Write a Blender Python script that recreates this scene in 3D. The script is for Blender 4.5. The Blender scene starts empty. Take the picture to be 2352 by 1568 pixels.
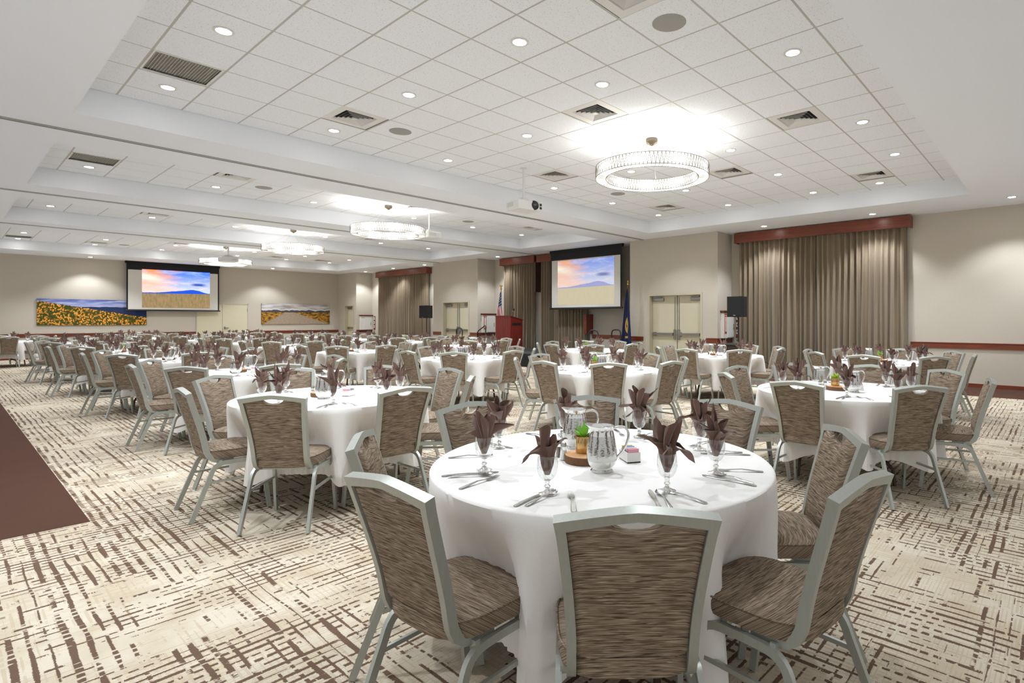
import bpy, math, random
from mathutils import Vector, Matrix, noise as mnoise
PI = math.pi
R = math.radians
# ------------------------------------------------------------------ scene, camera, light
scn = bpy.context.scene
C = scn.collection
vs = scn.view_settings
vs.view_transform = 'Standard'; vs.look = 'None'; vs.gamma = 1.0; vs.use_curve_mapping = False
vs.exposure = 0.76
F_PX, CX, CY, YAW, CAM_H = 1275.5, 1347.27, 734.35, 0.86316, 1.38   # focal length and principal point in 2352x1568 pixels
cam = bpy.data.cameras.new('camera'); camo = bpy.data.objects.new('camera', cam); C.objects.link(camo)
cam.sensor_width = 36.0; cam.lens = F_PX / 2352 * 36.0
cam.shift_x = -(CX - 1176) / 2352; cam.shift_y = (CY - 784) / 2352
cam.clip_start = 0.05; cam.clip_end = 200
camo.location = (0, 0, CAM_H); camo.rotation_euler = (PI / 2, 0, -YAW)
scn.camera = camo
world = bpy.data.worlds.new('world'); scn.world = world; world.use_nodes = True
world.node_tree.nodes['Background'].inputs[0].default_value = (0.99, 1.0, 1.0, 1)
world.node_tree.nodes['Background'].inputs[1].default_value = 0.42
SPOT_W = 96.0          # every recessed downlight
CHAND_E = 1.9           # glow of the ring chandeliers
ZS, ZC = 3.652, 3.961   # soffit and tile ceiling heights
TILE = 0.61698
GX0, GY0 = 2.5675, 3.5027
XW, XB, YW = 13.80, 13.0, 27.40   # recessed window wall, its pilasters, end wall
rnd = random.Random(7)

# ------------------------------------------------------------------ materials
MATS = {}
def lin(c):
    return tuple(((v / 255) / 12.92 if v / 255 <= 0.04045 else (((v / 255) + 0.055) / 1.055) ** 2.4) for v in c)
class NT:
    def __init__(s, name):
        s.m = bpy.data.materials.new(name); s.m.use_nodes = True; s.t = s.m.node_tree
        s.b = s.t.nodes['Principled BSDF']; s.out = s.t.nodes['Material Output']; MATS[name] = s.m
    def n(s, typ, **kw):
        x = s.t.nodes.new(typ)
        for k, v in kw.items(): setattr(x, k, v)
        return x
    def l(s, a, b): s.t.links.new(a, b)
    def val(s, sock, v):
        if hasattr(v, 'is_linked') or isinstance(v, bpy.types.NodeSocket): s.l(v, sock)
        else: sock.default_value = v
    def math(s, op, a, b=None, c=None, clamp=False):
        x = s.n('ShaderNodeMath', operation=op); x.use_clamp = clamp
        s.val(x.inputs[0], a)
        if b is not None: s.val(x.inputs[1], b)
        if c is not None: s.val(x.inputs[2], c)
        return x.outputs[0]
    def mapr(s, v, a, b, c=0.0, d=1.0, smooth=False):
        x = s.n('ShaderNodeMapRange'); x.clamp = True
        if smooth: x.interpolation_type = 'SMOOTHSTEP'
        s.val(x.inputs[0], v)
        for i, q in enumerate((a, b, c, d)): s.val(x.inputs[i + 1], q)
        return x.outputs[0]
    def mix(s, f, a, b, blend='MIX'):
        x = s.n('ShaderNodeMix', data_type='RGBA'); x.blend_type = blend
        s.val(x.inputs[0], f)
        for i, q in ((6, a), (7, b)):
            s.val(x.inputs[i], q if not isinstance(q, tuple) or len(q) == 4 else q + (1,))
        return x.outputs[2]
    def coord(s, kind='Object', scale=(1, 1, 1), loc=(0, 0, 0)):
        tc = s.n('ShaderNodeTexCoord'); mp = s.n('ShaderNodeMapping')
        s.l(tc.outputs[kind], mp.inputs[0]); mp.inputs[1].default_value = loc; mp.inputs[3].default_value = scale
        return mp.outputs[0]
    def noise(s, vec, scale=5, detail=2, rough=0.5, dist=0):
        x = s.n('ShaderNodeTexNoise'); s.l(vec, x.inputs['Vector'])
        x.inputs['Scale'].default_value = scale; x.inputs['Detail'].default_value = detail
        x.inputs['Roughness'].default_value = rough; x.inputs['Distortion'].default_value = dist
        return x.outputs[0]
    def bump(s, hgt, strength=0.3, dist=0.01):
        x = s.n('ShaderNodeBump'); x.inputs['Strength'].default_value = strength; x.inputs['Distance'].default_value = dist
        s.l(hgt, x.inputs['Height']); s.l(x.outputs[0], s.b.inputs['Normal'])
    def base(s, c): s.val(s.b.inputs['Base Color'], c if not isinstance(c, tuple) or len(c) == 4 else c + (1,))
    def set(s, rough=0.5, metal=0.0, spec=0.5, **kw):
        s.b.inputs['Roughness'].default_value = rough; s.b.inputs['Metallic'].default_value = metal
        s.b.inputs['Specular IOR Level'].default_value = spec
        for k, v in kw.items(): s.b.inputs[k.replace('_', ' ')].default_value = v
        return s
def plain(name, rgb, rough=0.5, metal=0.0, spec=0.5, vary=0.06, scale=6.0):
    m = NT(name); m.set(rough, metal, spec)
    c = lin(rgb); nz = m.noise(m.coord(), scale, 3)
    m.base(m.mix(nz, tuple(v * (1 - vary) for v in c), tuple(min(1, v * (1 + vary)) for v in c)))
    return m.m
def emit(name, rgb, strength):
    m = NT(name); m.base((0.8, 0.8, 0.8)); m.b.inputs['Emission Color'].default_value = tuple(rgb) + (1,)
    m.b.inputs['Emission Strength'].default_value = strength
    return m.m

# wall covering: fine vertical weave
m = NT('wall_cover'); m.set(0.75, 0, 0.25)
v = m.coord(scale=(1, 1, .2)); nz = m.noise(v, 90, 2)
big = m.noise(m.coord(), 1.3, 2)
c0 = m.mix(nz, lin((188, 179, 165)), lin((198, 190, 176)))
m.base(m.mix(m.math('MULTIPLY', big, .3), c0, lin((186, 176, 161)))); m.bump(nz, .08, .004)
m = NT('soffit_paint'); m.set(0.8, 0, 0.2); nz = m.noise(m.coord(), 35, 3)
m.base(m.mix(nz, lin((236, 239, 244)), lin((240, 243, 248)))); m.bump(nz, .03, .003)
m = NT('ceiling_tile'); m.set(0.9, 0, 0.1)
v = m.coord('Object'); oi = m.n('ShaderNodeObjectInfo'); vm = m.n('ShaderNodeVectorMath', operation='ADD')
m.l(v, vm.inputs[0]); m.l(oi.outputs['Location'], vm.inputs[1])
sp = m.noise(vm.outputs[0], 70, 2, .7); pit = m.mapr(sp, .33, .40)
m.base(m.mix(pit, lin((202, 204, 206)), lin((238, 241, 245)))); m.bump(pit, .25, .004)
plain('grid_metal', (186, 184, 178), .5, 0, .4, .03)
plain('grille_metal', (205, 202, 194), .45, .3, .5, .06)
plain('grille_dark', (30, 29, 28), .8)
plain('vent_white', (222, 220, 216), .45, 0, .4, .03)
plain('speaker_grille', (158, 156, 151), .7)
plain('track_metal', (165, 165, 160), .45, .2, .5, .05)
plain('track_slot', (60, 60, 58), .7)
emit('lamp_lens', (1, .97, .92), 30)
# wood
def wood(name, a, b, axis=1, rough=.32):
    m = NT(name); m.set(rough, 0, .5)
    sc = [26, 26, 26]; sc[axis] = 1.6
    v = m.coord(scale=tuple(sc)); n1 = m.noise(v, 1.0, 5, .6, 1.2); n2 = m.noise(v, 5.0, 3, .6)
    f = m.mapr(m.math('ADD', m.math('MULTIPLY', n1, .8), m.math('MULTIPLY', n2, .25)), .38, .68)
    m.base(m.mix(f, lin(a), lin(b))); m.bump(n2, .06, .002)
    return m.m
wood('rail_wood', (98, 44, 25), (130, 64, 38), 1)
wood('rail_wood_x', (92, 40, 24), (122, 58, 36), 0)
wood('lectern_wood', (96, 30, 24), (132, 48, 36), 2, .3)
wood('slice_wood', (190, 140, 92), (214, 170, 122), 2, .7)
plain('bark', (112, 82, 60), .9, 0, .2, .3, 60)
plain('console_wood', (62, 40, 32), .4, 0, .5, .15)
# carpet
m = NT('carpet_pattern'); m.set(0.95, 0, 0.08)
co = m.coord()
sep = m.n('ShaderNodeSeparateXYZ'); m.l(co, sep.inputs[0])
def dashes(u, v, sp, fr, thr, wid, seed, pscale, cut):
    """broken parallel yarn lines: u across, v along"""
    def vec(a, b):
        cb = m.n('ShaderNodeCombineXYZ'); m.val(cb.inputs[0], a); m.val(cb.inputs[1], b); return cb.outputs[0]
    wobble = m.math('MULTIPLY', m.math('SUBTRACT', m.noise(vec(m.math('MULTIPLY', u, 3.0), m.math('MULTIPLY', v, 2.0)), 1, 1), .5), .6)
    us = m.math('ADD', m.math('MULTIPLY', u, 1 / sp), wobble); cell = m.math('FLOOR', us)
    rag = m.math('SUBTRACT', m.noise(vec(m.math('MULTIPLY', v, 190.0), m.math('MULTIPLY', u, 40.0)), 1.0, 1), .5)
    pos = m.math('ABSOLUTE', m.math('SUBTRACT', m.math('ADD', m.math('FRACT', us), m.math('MULTIPLY', rag, .16)), .5))
    wn = m.n('ShaderNodeTexWhiteNoise', noise_dimensions='1D'); m.l(m.math('ADD', cell, seed), wn.inputs['W'])
    nz = m.noise(vec(m.math('MULTIPLY_ADD', cell, 3.71, seed), m.math('MULTIPLY', v, fr)), 1.0, 2, .6)
    patch = m.mapr(m.noise(m.coord(scale=pscale, loc=(seed * 3, seed, 0)), 1.0, 2), .33, .58, -.15, .15)
    val = m.math('ADD', m.math('SUBTRACT', nz, thr), patch)
    val = m.math('ADD', val, m.math('MULTIPLY', rag, .10))
    w = m.math('ADD', m.math('MULTIPLY', m.math('MULTIPLY_ADD', wn.outputs[0], 1.3, .45), wid), m.math('MULTIPLY', m.mapr(val, .10, .24), wid * .45))
    k = m.math('MULTIPLY', m.mapr(val, 0, .015), m.mapr(m.math('SUBTRACT', w, pos), 0, .04))
    vv = m.math('MULTIPLY_ADD', v, 1 / cut, m.math('MULTIPLY', wn.outputs[0], 5.0)); gap = m.math('ABSOLUTE', m.math('SUBTRACT', m.math('FRACT', vv), .5))
    gate = m.mapr(m.noise(vec(m.math('MULTIPLY', v, 5.0), m.math('MULTIPLY', u, 5.0)), 1, 1), .46, .56, .62, .34)
    return m.math('MULTIPLY', k, m.mapr(m.math('SUBTRACT', gate, m.math('ADD', gap, m.math('MULTIPLY', rag, .2))), 0, .04))
X_, Y_ = sep.outputs[0], sep.outputs[1]
d1 = dashes(X_, Y_, .056, 4.2, .49, .125, 3.1, (2.2, .75, 1), .045)
d2 = dashes(Y_, X_, .050, 4.6, .515, .125, 8.4, (.6, 2.2, 1), .05)
d3 = dashes(X_, Y_, .026, 4.6, .50, .16, 15.2, (2.4, 1.0, 1), .05)
d4 = dashes(Y_, X_, .017, 2.2, .49, .18, 21.7, (.7, 2.6, 1), .2)
dark = m.math('MAXIMUM', d1, d2)
mid = m.math('MAXIMUM', d3, d4)
base = m.mix(m.noise(co, 260, 2), lin((186, 175, 156)), lin((218, 208, 190)))
base = m.mix(m.mapr(m.noise(co, 4, 3), .42, .7), base, lin((186, 172, 149)))
col = m.mix(m.math('MULTIPLY', mid, .5), base, lin((176, 157, 130)))
brn = m.mix(m.noise(co, 240, 2), lin((76, 56, 45)), lin((110, 86, 69)))
m.base(m.mix(m.math('MULTIPLY', dark, .95), col, brn))
m.bump(m.noise(co, 300, 2), .5, .006)
m = NT('carpet_brown'); m.set(0.95, 0, 0.08); co = m.coord(); nz = m.noise(co, 260, 2); n2 = m.noise(co, 2.5, 2)
m.base(m.mix(nz, lin((66, 46, 38)), m.mix(n2, lin((96, 68, 56)), lin((86, 60, 50))))); m.bump(nz, .5, .006)
# chair
m = NT('chair_metal'); m.set(0.42, .55, .5); nz = m.noise(m.coord(scale=(40, 40, 4)), 3, 2)
m.base(m.mix(nz, lin((168, 171, 164)), lin((182, 185, 177))))
m = NT('chair_fabric'); m.set(0.85, 0, .15)
oi = m.n('ShaderNodeObjectInfo'); co = m.coord(scale=(1, 1, 1))
cmb = m.n('ShaderNodeCombineXYZ'); m.l(m.math('MULTIPLY', oi.outputs['Random'], 37.0), cmb.inputs[0]); m.l(cmb.outputs[0], cmb.inputs[1]) if False else None
va = m.n('ShaderNodeVectorMath', operation='ADD'); m.l(co, va.inputs[0]); m.l(cmb.outputs[0], va.inputs[1])
fs_ = m.n('ShaderNodeSeparateXYZ'); m.l(va.outputs[0], fs_.inputs[0])
acr = m.math('MULTIPLY_ADD', fs_.outputs[1], .8, fs_.outputs[2])
def fvec(a, b):
    q = m.n('ShaderNodeCombineXYZ'); m.l(m.math('MULTIPLY', fs_.outputs[0], a), q.inputs[0]); m.l(m.math('MULTIPLY', acr, b), q.inputs[1]); return q
vsn, vs2 = fvec(11, 300), fvec(17, 480)
s1 = m.noise(vsn.outputs[0], 1, 2, .6, .6); s2 = m.noise(vs2.outputs[0], 1, 1, .5, .4)
cA = m.mix(m.mapr(s1, .36, .62), lin((82, 66, 53)), lin((148, 131, 112)))
m.base(m.mix(m.mapr(s2, .56, .70), cA, lin((174, 160, 141)))); m.bump(s1, .35, .003)
plain('black_rubber', (26, 26, 26), .7)
plain('table_leg', (70, 52, 42), .45, .3, .5, .1)
plain('table_board', (150, 120, 90), .6)
m = NT('tablecloth'); m.set(0.8, 0, .2); nz = m.noise(m.coord(), 400, 1); cr = m.noise(m.coord(), 14, 4, .6, .4)
m.base(m.mix(nz, lin((229, 226, 222)), lin((238, 236, 232)))); m.bump(cr, .10, .02)
m.b.inputs['Sheen Weight'].default_value = .1
m = NT('napkin_cloth'); m.set(0.75, 0, .25); nz = m.noise(m.coord(), 500, 1)
m.base(m.mix(nz, lin((93, 68, 58)), lin((116, 88, 76)))); m.b.inputs['Sheen Weight'].default_value = .25
# glass: clear thin walls seen by their edges
m = NT('goblet_glass'); t = m.t
tr = m.n('ShaderNodeBsdfTransparent'); tr.inputs[0].default_value = (.95, .965, .96, 1)
gl = m.n('ShaderNodeBsdfGlossy'); gl.inputs['Roughness'].default_value = .03; gl.inputs[0].default_value = (1, 1, 1, 1)
lw = m.n('ShaderNodeLayerWeight'); lw.inputs[0].default_value = .32
mx = m.n('ShaderNodeMixShader'); m.l(m.mapr(lw.outputs['Facing'], 0, 1, .07, .85), mx.inputs[0]); m.l(tr.outputs[0], mx.inputs[1]); m.l(gl.outputs[0], mx.inputs[2])
m.l(mx.outputs[0], m.out.inputs[0])
m = NT('solid_glass'); m.set(.02, 0, .5); m.base((.97, .985, .98)); m.b.inputs['Transmission Weight'].default_value = .9; m.b.inputs['IOR'].default_value = 1.45
m = NT('silver_plain'); m.set(.12, 1.0, .5); m.base(lin((226, 226, 224)))
m = NT('silver_hammered'); m.set(.16, 1.0, .5); m.base(lin((196, 195, 192)))
vo = m.n('ShaderNodeTexVoronoi'); m.l(m.coord(), vo.inputs['Vector']); vo.inputs['Scale'].default_value = 130
m.bump(vo.outputs[0], .14, .003)
plain('steel', (190, 190, 188), .25, 1.0, .5, .03)
plain('sugar_box', (228, 226, 222), .6); plain('packet_pink', (222, 150, 165), .6); plain('packet_blue', (120, 170, 214), .6); plain('packet_yellow', (226, 196, 90), .6)
plain('leaf_green', (120, 190, 50), .5, 0, .4, .25, 40); plain('flower_yellow', (232, 196, 60), .5, 0, .4, .2, 40)
plain('pepper', (96, 78, 60), .8, 0, .2, .3, 300); plain('salt', (236, 236, 232), .8)
plain('votive', (196, 160, 104), .18, .8, .5, .3, 60)
# curtains
m = NT('curtain_cloth'); m.set(.7, 0, .25); nz = m.noise(m.coord(scale=(1, 1, .3)), 220, 1)
m.base(m.mix(nz, lin((122, 107, 87)), lin((140, 124, 102)))); m.b.inputs['Sheen Weight'].default_value = .25; m.bump(nz, .15, .003)
plain('door_paint', (206, 198, 172), .4, 0, .4, .03); plain('door_frame', (188, 180, 156), .4, 0, .4, .04)
plain('door_metal', (150, 148, 140), .35, .9, .5, .06)
plain('black_plastic', (26, 27, 28), .5); plain('black_matte', (14, 14, 15), .8); plain('speaker_black', (30, 32, 34), .55)
plain('white_plastic', (226, 226, 224), .4, 0, .5, .02); plain('cabinet_white', (224, 222, 214), .35, 0, .5, .03)
plain('screen_white', (214, 211, 202), .8, 0, .2, .02); plain('screen_black', (22, 22, 24), .8)
plain('stage_deck', (52, 54, 54), .5, 0, .4, .1); plain('sign_red', (170, 36, 30), .5); plain('sign_white', (236, 234, 228), .6)
plain('sign_black', (24, 24, 24), .6)
plain('gold', (206, 164, 70), .25, 1.0, .5, .05); plain('pole_wood', (120, 80, 46), .4)
plain('nickel', (150, 140, 122), .25, 1.0, .5, .08); plain('chandelier_frame', (150, 144, 132), .3, .7, .5, .05); plain('cable', (205, 205, 202), .4, .5)
plain('blue_tag', (40, 100, 200), .6); plain('outlet_plate', (232, 230, 224), .5)
plain('lens_glass', (20, 24, 40), .05, 0, .8)

# ------------------------------------------------------------------ mesh helpers
class MB:
    def __init__(s): s.v = []; s.f = []; s.uv = None
    def add(s, vs, fs):
        o = len(s.v); s.v += [tuple(p) for p in vs]; s.f += [tuple(i + o for i in f) for f in fs]; return s
    def box(s, x0, x1, y0, y1, z0, z1):
        return s.add([(x0, y0, z0), (x1, y0, z0), (x1, y1, z0), (x0, y1, z0), (x0, y0, z1), (x1, y0, z1), (x1, y1, z1), (x0, y1, z1)],
                     [(0, 3, 2, 1), (4, 5, 6, 7), (0, 1, 5, 4), (1, 2, 6, 5), (2, 3, 7, 6), (3, 0, 4, 7)])
    def quad(s, a, b, c, d): return s.add([a, b, c, d], [(0, 1, 2, 3)])
    def grid(s, pts, nu, nv, closed_u=False):
        fs = []
        for j in range(nv - 1):
            for i in range(nu if closed_u else nu - 1):
                k = (i + 1) % nu
                fs.append((j * nu + i, j * nu + k, (j + 1) * nu + k, (j + 1) * nu + i))
        return s.add(pts, fs)
    def lathe(s, prof, n=20, cx=0, cy=0, cz=0, cap0=False, cap1=False, sx=1.0, sy=1.0):
        pts = [(cx + r * math.cos(2 * PI * i / n) * sx, cy + r * math.sin(2 * PI * i / n) * sy, cz + z) for r, z in prof for i in range(n)]
        o = len(s.v); s.grid(pts, n, len(prof), True)
        if cap0: s.f.append(tuple(o + i for i in reversed(range(n))))
        if cap1: s.f.append(tuple(o + (len(prof) - 1) * n + i for i in range(n)))
        return s
    def sweep(s, path, prof, side=(1, 0, 0), cap=True):
        """prof: list of (a,b) section points, a along side, b along normal"""
        P = [Vector(p) for p in path]; n = len(prof); pts = []
        for i, p in enumerate(P):
            t = (P[min(i + 1, len(P) - 1)] - P[max(i - 1, 0)]).normalized()
            sd = Vector(side); sd = (sd - t * sd.dot(t))
            if sd.length < 1e-5: sd = Vector((0, 1, 0)) - t * t.y
            sd.normalize(); nm = t.cross(sd)
            for a, b in prof: pts.append(p + sd * a + nm * b)
        o = len(s.v); s.grid(pts, n, len(P), True)
        if cap:
            s.f.append(tuple(o + i for i in reversed(range(n)))); s.f.append(tuple(o + (len(P) - 1) * n + i for i in range(n)))
        return s
    def tube(s, path, r, n=8, side=(1, 0, 0), cap=True):
        return s.sweep(path, [(r * math.cos(2 * PI * i / n), r * math.sin(2 * PI * i / n)) for i in range(n)], side, cap)
    def rect(s, path, w, d, side=(1, 0, 0)):
        return s.sweep(path, [(-w / 2, -d / 2), (w / 2, -d / 2), (w / 2, d / 2), (-w / 2, d / 2)], side)
    def poly(s, pts2, z0, z1, fn=None):
        n = len(pts2); fn = fn or (lambda x, y, z: (x, y, z))
        o = len(s.v); s.v += [fn(x, y, z0) for x, y in pts2] + [fn(x, y, z1) for x, y in pts2]
        s.f.append(tuple(o + i for i in reversed(range(n)))); s.f.append(tuple(o + n + i for i in range(n)))
        for i in range(n): s.f.append((o + i, o + (i + 1) % n, o + n + (i + 1) % n, o + n + i))
        return s
    def xf(s, fn): s.v = [tuple(fn(Vector(p))) for p in s.v]; return s
    def mesh(s, name, mat, smooth=None):
        me = bpy.data.meshes.new(name); me.from_pydata(s.v, [], s.f); me.validate(); me.update()
        if mat: me.materials.append(MATS[mat])
        if smooth is not None:
            me.polygons.foreach_set('use_smooth', [True] * len(me.polygons)); me.set_sharp_from_angle(angle=R(smooth))
        return me
    def obj(s, name, mat, parent=None, smooth=None, loc=None, rot=None): return mo(name, s.mesh(name, mat, smooth), parent, loc, rot)
def mo(name, me, parent=None, loc=None, rot=None):
    o = bpy.data.objects.new(name, me); C.objects.link(o)
    if parent: o.parent = parent
    if loc: o.location = loc
    if rot: o.rotation_euler = rot
    return o
def tag(o, label, cat, group=None):
    o['label'] = label; o['category'] = cat
    if group: o['group'] = group
    return o
def thing(name, label, cat, loc=(0, 0, 0), rz=0, group=None, rot=None):
    o = bpy.data.objects.new(name, None); C.objects.link(o); o.empty_display_size = .1
    o.location = loc; o.rotation_euler = rot or (0, 0, rz)
    return tag(o, label, cat, group)
def struct(o, label=None, cat=None):
    o['kind'] = 'structure'
    if label: o['label'] = label
    if cat: o['category'] = cat
    return o
def dup(root, loc, rz, label, parts=True):
    r = root.copy(); C.objects.link(r); r.location = loc; r.rotation_euler = (0, 0, rz); r['label'] = label
    if parts:
        for ch in root.children:
            c = ch.copy(); C.objects.link(c); c.parent = r
            for g in ch.children:
                d = g.copy(); C.objects.link(d); d.parent = c
    return r
def bevbox(x0, x1, y0, y1, z0, z1, b, mb=None):
    """box with chamfered edges"""
    mb = mb or MB(); pts = []
    for z, e in ((z0, b), (z0 + b, 0), (z1 - b, 0), (z1, b)):
        xa, xb, ya, yb = x0 + e, x1 - e, y0 + e, y1 - e
        pts += [(xa + b, ya, z), (xb - b, ya, z), (xb, ya + b, z), (xb, yb - b, z), (xb - b, yb, z), (xa + b, yb, z), (xa, yb - b, z), (xa, ya + b, z)]
    o = len(mb.v); mb.grid(pts, 8, 4, True)
    mb.f.append(tuple(o + i for i in reversed(range(8)))); mb.f.append(tuple(o + 24 + i for i in range(8)))
    return mb
def text_mesh(body, size, name='lettering', mat='sign_white', depth=.001, spacing=1.0, align='CENTER'):
    cu = bpy.data.curves.new(name, 'FONT'); cu.body = body; cu.size = size; cu.extrude = depth; cu.align_x = align; cu.align_y = 'TOP'; cu.space_line = spacing
    cu.resolution_u = 2
    o = bpy.data.objects.new(name, cu); C.objects.link(o); dg = bpy.context.evaluated_depsgraph_get()
    me = bpy.data.meshes.new_from_object(o.evaluated_get(dg)); bpy.data.objects.remove(o); me.materials.clear(); me.materials.append(MATS[mat]); return me
ORD = ['first', 'second', 'third', 'fourth', 'fifth', 'sixth', 'seventh', 'eighth', 'ninth', 'tenth', 'eleventh', 'twelfth']
# ------------------------------------------------------------------ the setting
XN, YN = -1.3, -2.6        # the room goes on behind the photographer
fl = MB(); fl.box(.68, 12.2, YN, YW, -.05, 0).box(XN, .68, YN, 5.05, -.05, 0)
struct(fl.obj('floor', 'carpet_pattern'), 'cream carpet with broken brown dashes woven in two directions', 'floor')
fb = MB(); fb.box(XN, .68, 5.05, YW, -.05, .001).box(12.2, XW, YN, YW, -.05, .001)
struct(fb.obj('floor', 'carpet_brown'), 'plain brown carpet border along the walls', 'floor')
# soffit with four coffers
CX0, CX1 = .97, 12.115
COF = [(1.25, 8.225), (9.875, 13.12), (14.72, 18.11), (19.69, 25.52)]
ce = MB(); prev = YN
for a, b in COF:
    ce.box(XN, XW, prev, a, ZS, 4.15); prev = b
    ce.box(XN, CX0, a, b, ZS, 4.15); ce.box(CX1, XW, a, b, ZS, 4.15)
ce.box(XN, XW, prev, YW, ZS, 4.15)
struct(ce.obj('ceiling', 'soffit_paint'), 'smooth white dropped ceiling framing the four tiled coffers', 'ceiling')
NAMEC = ['front', 'second', 'third', 'farthest']
gyo = [GY0, 12.45 - TILE / 2, 17.38 - TILE / 2, 25.14 - TILE / 2]
tile_cache = {}
def tile_mesh(w, d):
    k = (round(w, 3), round(d, 3))
    if k not in tile_cache:
        g = .007; e = .004
        tile_cache[k] = MB().add([(-w / 2 + g, -d / 2 + g, .012), (w / 2 - g, -d / 2 + g, .012), (w / 2 - g, d / 2 - g, .012), (-w / 2 + g, d / 2 - g, .012),
            (-w / 2 + g, -d / 2 + g, .002), (w / 2 - g, -d / 2 + g, .002), (w / 2 - g, d / 2 - g, .002), (-w / 2 + g, d / 2 - g, .002),
            (-w / 2 + g + e, -d / 2 + g + e, -.003), (w / 2 - g - e, -d / 2 + g + e, -.003), (w / 2 - g - e, d / 2 - g - e, -.003), (-w / 2 + g + e, d / 2 - g - e, -.003)],
            [(0, 1, 2, 3), (0, 4, 5, 1), (1, 5, 6, 2), (2, 6, 7, 3), (3, 7, 4, 0), (4, 8, 9, 5), (5, 9, 10, 6), (6, 10, 11, 7), (7, 11, 8, 4), (8, 11, 10, 9)]).mesh('ceiling_tile', 'ceiling_tile')
    return tile_cache[k]
LX = [1.66, 3.51, 5.36, 7.83, 9.68, 11.52]
VENT = {0: [(3.47, 6.88), (5.33, 4.42), (7.19, 2.57), (7.17, 6.88), (8.98, 4.42), (10.83, 2.57), (10.83, 6.88), (3.51, 2.57)],
        1: [(3.51, 11.22), (10.83, 11.22), (7.17, 11.22)], 2: [(3.51, 16.76), (9.05, 16.76)], 3: [(3.51, 24.52), (10.83, 24.52), (5.36, 22.67), (9.05, 24.52)]}
GRIL = {0: [(1.64, 6.88)], 1: [(1.64, 11.83)], 2: [], 3: [(1.64, 24.52)]}
def near(lst, x, y): return any(abs(x - a) < .25 and abs(y - b) < .25 for a, b in lst)
def lines(o, a, b):
    k0 = math.ceil((a - o) / TILE); r = []
    while o + k0 * TILE < b: r.append(o + k0 * TILE); k0 += 1
    return r
coffers = []
for ci, (ya, yb) in enumerate(COF):
    bm_ = MB().box(CX0, CX1, ya, yb, ZC + .045, ZC + .08)
    cf = struct(bm_.obj('ceiling', 'soffit_paint'), 'white acoustic tile field of the %s ceiling coffer' % NAMEC[ci], 'ceiling'); coffers.append(cf)
    xs, ys = lines(GX0, CX0, CX1), lines(gyo[ci], ya, yb)
    for x in xs: MB().box(x - .011, x + .011, ya, yb, ZC - .001, ZC + .012).obj('grid_bar', 'grid_metal', cf)
    for y in ys: MB().box(CX0, CX1, y - .011, y + .011, ZC - .0008, ZC + .012).obj('grid_bar', 'grid_metal', cf)
    ex, ey = [CX0] + xs + [CX1], [ya] + ys + [yb]
    for i in range(len(ex) - 1):
        for j in range(len(ey) - 1):
            w, d = ex[i + 1] - ex[i], ey[j + 1] - ey[j]; cx_, cy_ = (ex[i] + ex[i + 1]) / 2, (ey[j] + ey[j + 1]) / 2
            if near(VENT[ci] + GRIL[ci], cx_, cy_): continue
            mo('tile', tile_mesh(w, d), cf, (cx_, cy_, ZC))
# operable partition tracks
for i, (y, x1, nm) in enumerate(((9.04, XB, 'nearest'), (13.93, 13.6, 'middle'), (18.8, XB, 'farthest'))):
    t = MB().box(XN, x1, y - .055, y - .012, ZS - .012, ZS + .001).box(XN, x1, y + .012, y + .03, ZS - .012, ZS + .001).obj('trim_%d' % (i + 1), 'track_metal')
    struct(t, '%s metal partition track running across the white ceiling' % nm, 'track')
    MB().box(XN, x1, y - .012, y + .012, ZS - .006, ZS + .001).obj('slot', 'track_slot', t)
# window wall with its pilasters and door recesses
wr = MB()
wr.box(XW, XW + .2, YN, YW + .2, 0, 4.1)
DOORS = {1: (7.18, 8.80), 2: (16.98, 18.58), 3: (25.86, 26.72)}
for (y0, y1), (d0, d1) in (((6.70, 9.47), DOORS[1]), ((16.42, 19.25), DOORS[2]), ((25.6, YW), DOORS[3])):
    wr.box(XB, XW, y0, d0, 0, ZS).box(XB, XW, d1, y1, 0, ZS).box(XB, XW, d0, d1, 2.06, ZS).box(XB + .22, XW, d0, d1, 0, 2.06)
struct(wr.obj('wall_right', 'wall_cover'), 'beige wall with projecting pilasters, doors and curtained windows', 'wall')
struct(MB().box(XN, XW, YW, YW + .2, 0, 4.1).obj('wall_left', 'wall_cover'), 'beige end wall with the far projection screen', 'wall')
# chair rails and baseboards
def railx(name, y0, y1, x, lab, sgn=-1):
    o = MB().box(x - .022, x, y0, y1, .785, .905).box(x - .03, x, y0, y1, .892, .908).obj(name, 'rail_wood'); return struct(o, lab, 'chair rail')
railx('trim_4', YN, 2.50, XW, 'red brown chair rail on the wall right of the large curtain')
railx('trim_5', 6.70, 7.02, XB, 'short chair rail right of the near double doors')
railx('trim_6', 9.0, 9.47, XB, 'short chair rail left of the near double doors')
railx('trim_7', 16.42, 16.86, XB, 'short chair rail right of the doors behind the stage')
railx('trim_8', 18.72, 19.25, XB, 'short chair rail left of the doors behind the stage')
railx('trim_9', 9.47, 11.55, XW, 'chair rail on the wall below the stage screen')
for i, (x0, x1, lab) in enumerate(((XN, 7.0, 'left'), (8.95, XB, 'right'))):
    struct(MB().box(x0, x1, YW - .022, YW, .765, .885).box(x0, x1, YW - .03, YW, .872, .888).obj('trim_%d' % (10 + i), 'rail_wood_x'), 'red brown chair rail on the end wall %s of the double door' % lab, 'chair rail')
for i, (y, lab) in enumerate(((6.70, 'near'), (16.42, 'middle'), (25.6, 'far'))):
    struct(MB().box(XB, XW, y - .022, y, .785, .905).obj('trim_%d' % (12 + i), 'rail_wood_x'), 'chair rail on the side face of the %s pilaster' % lab, 'chair rail')
bb = MB()
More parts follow.
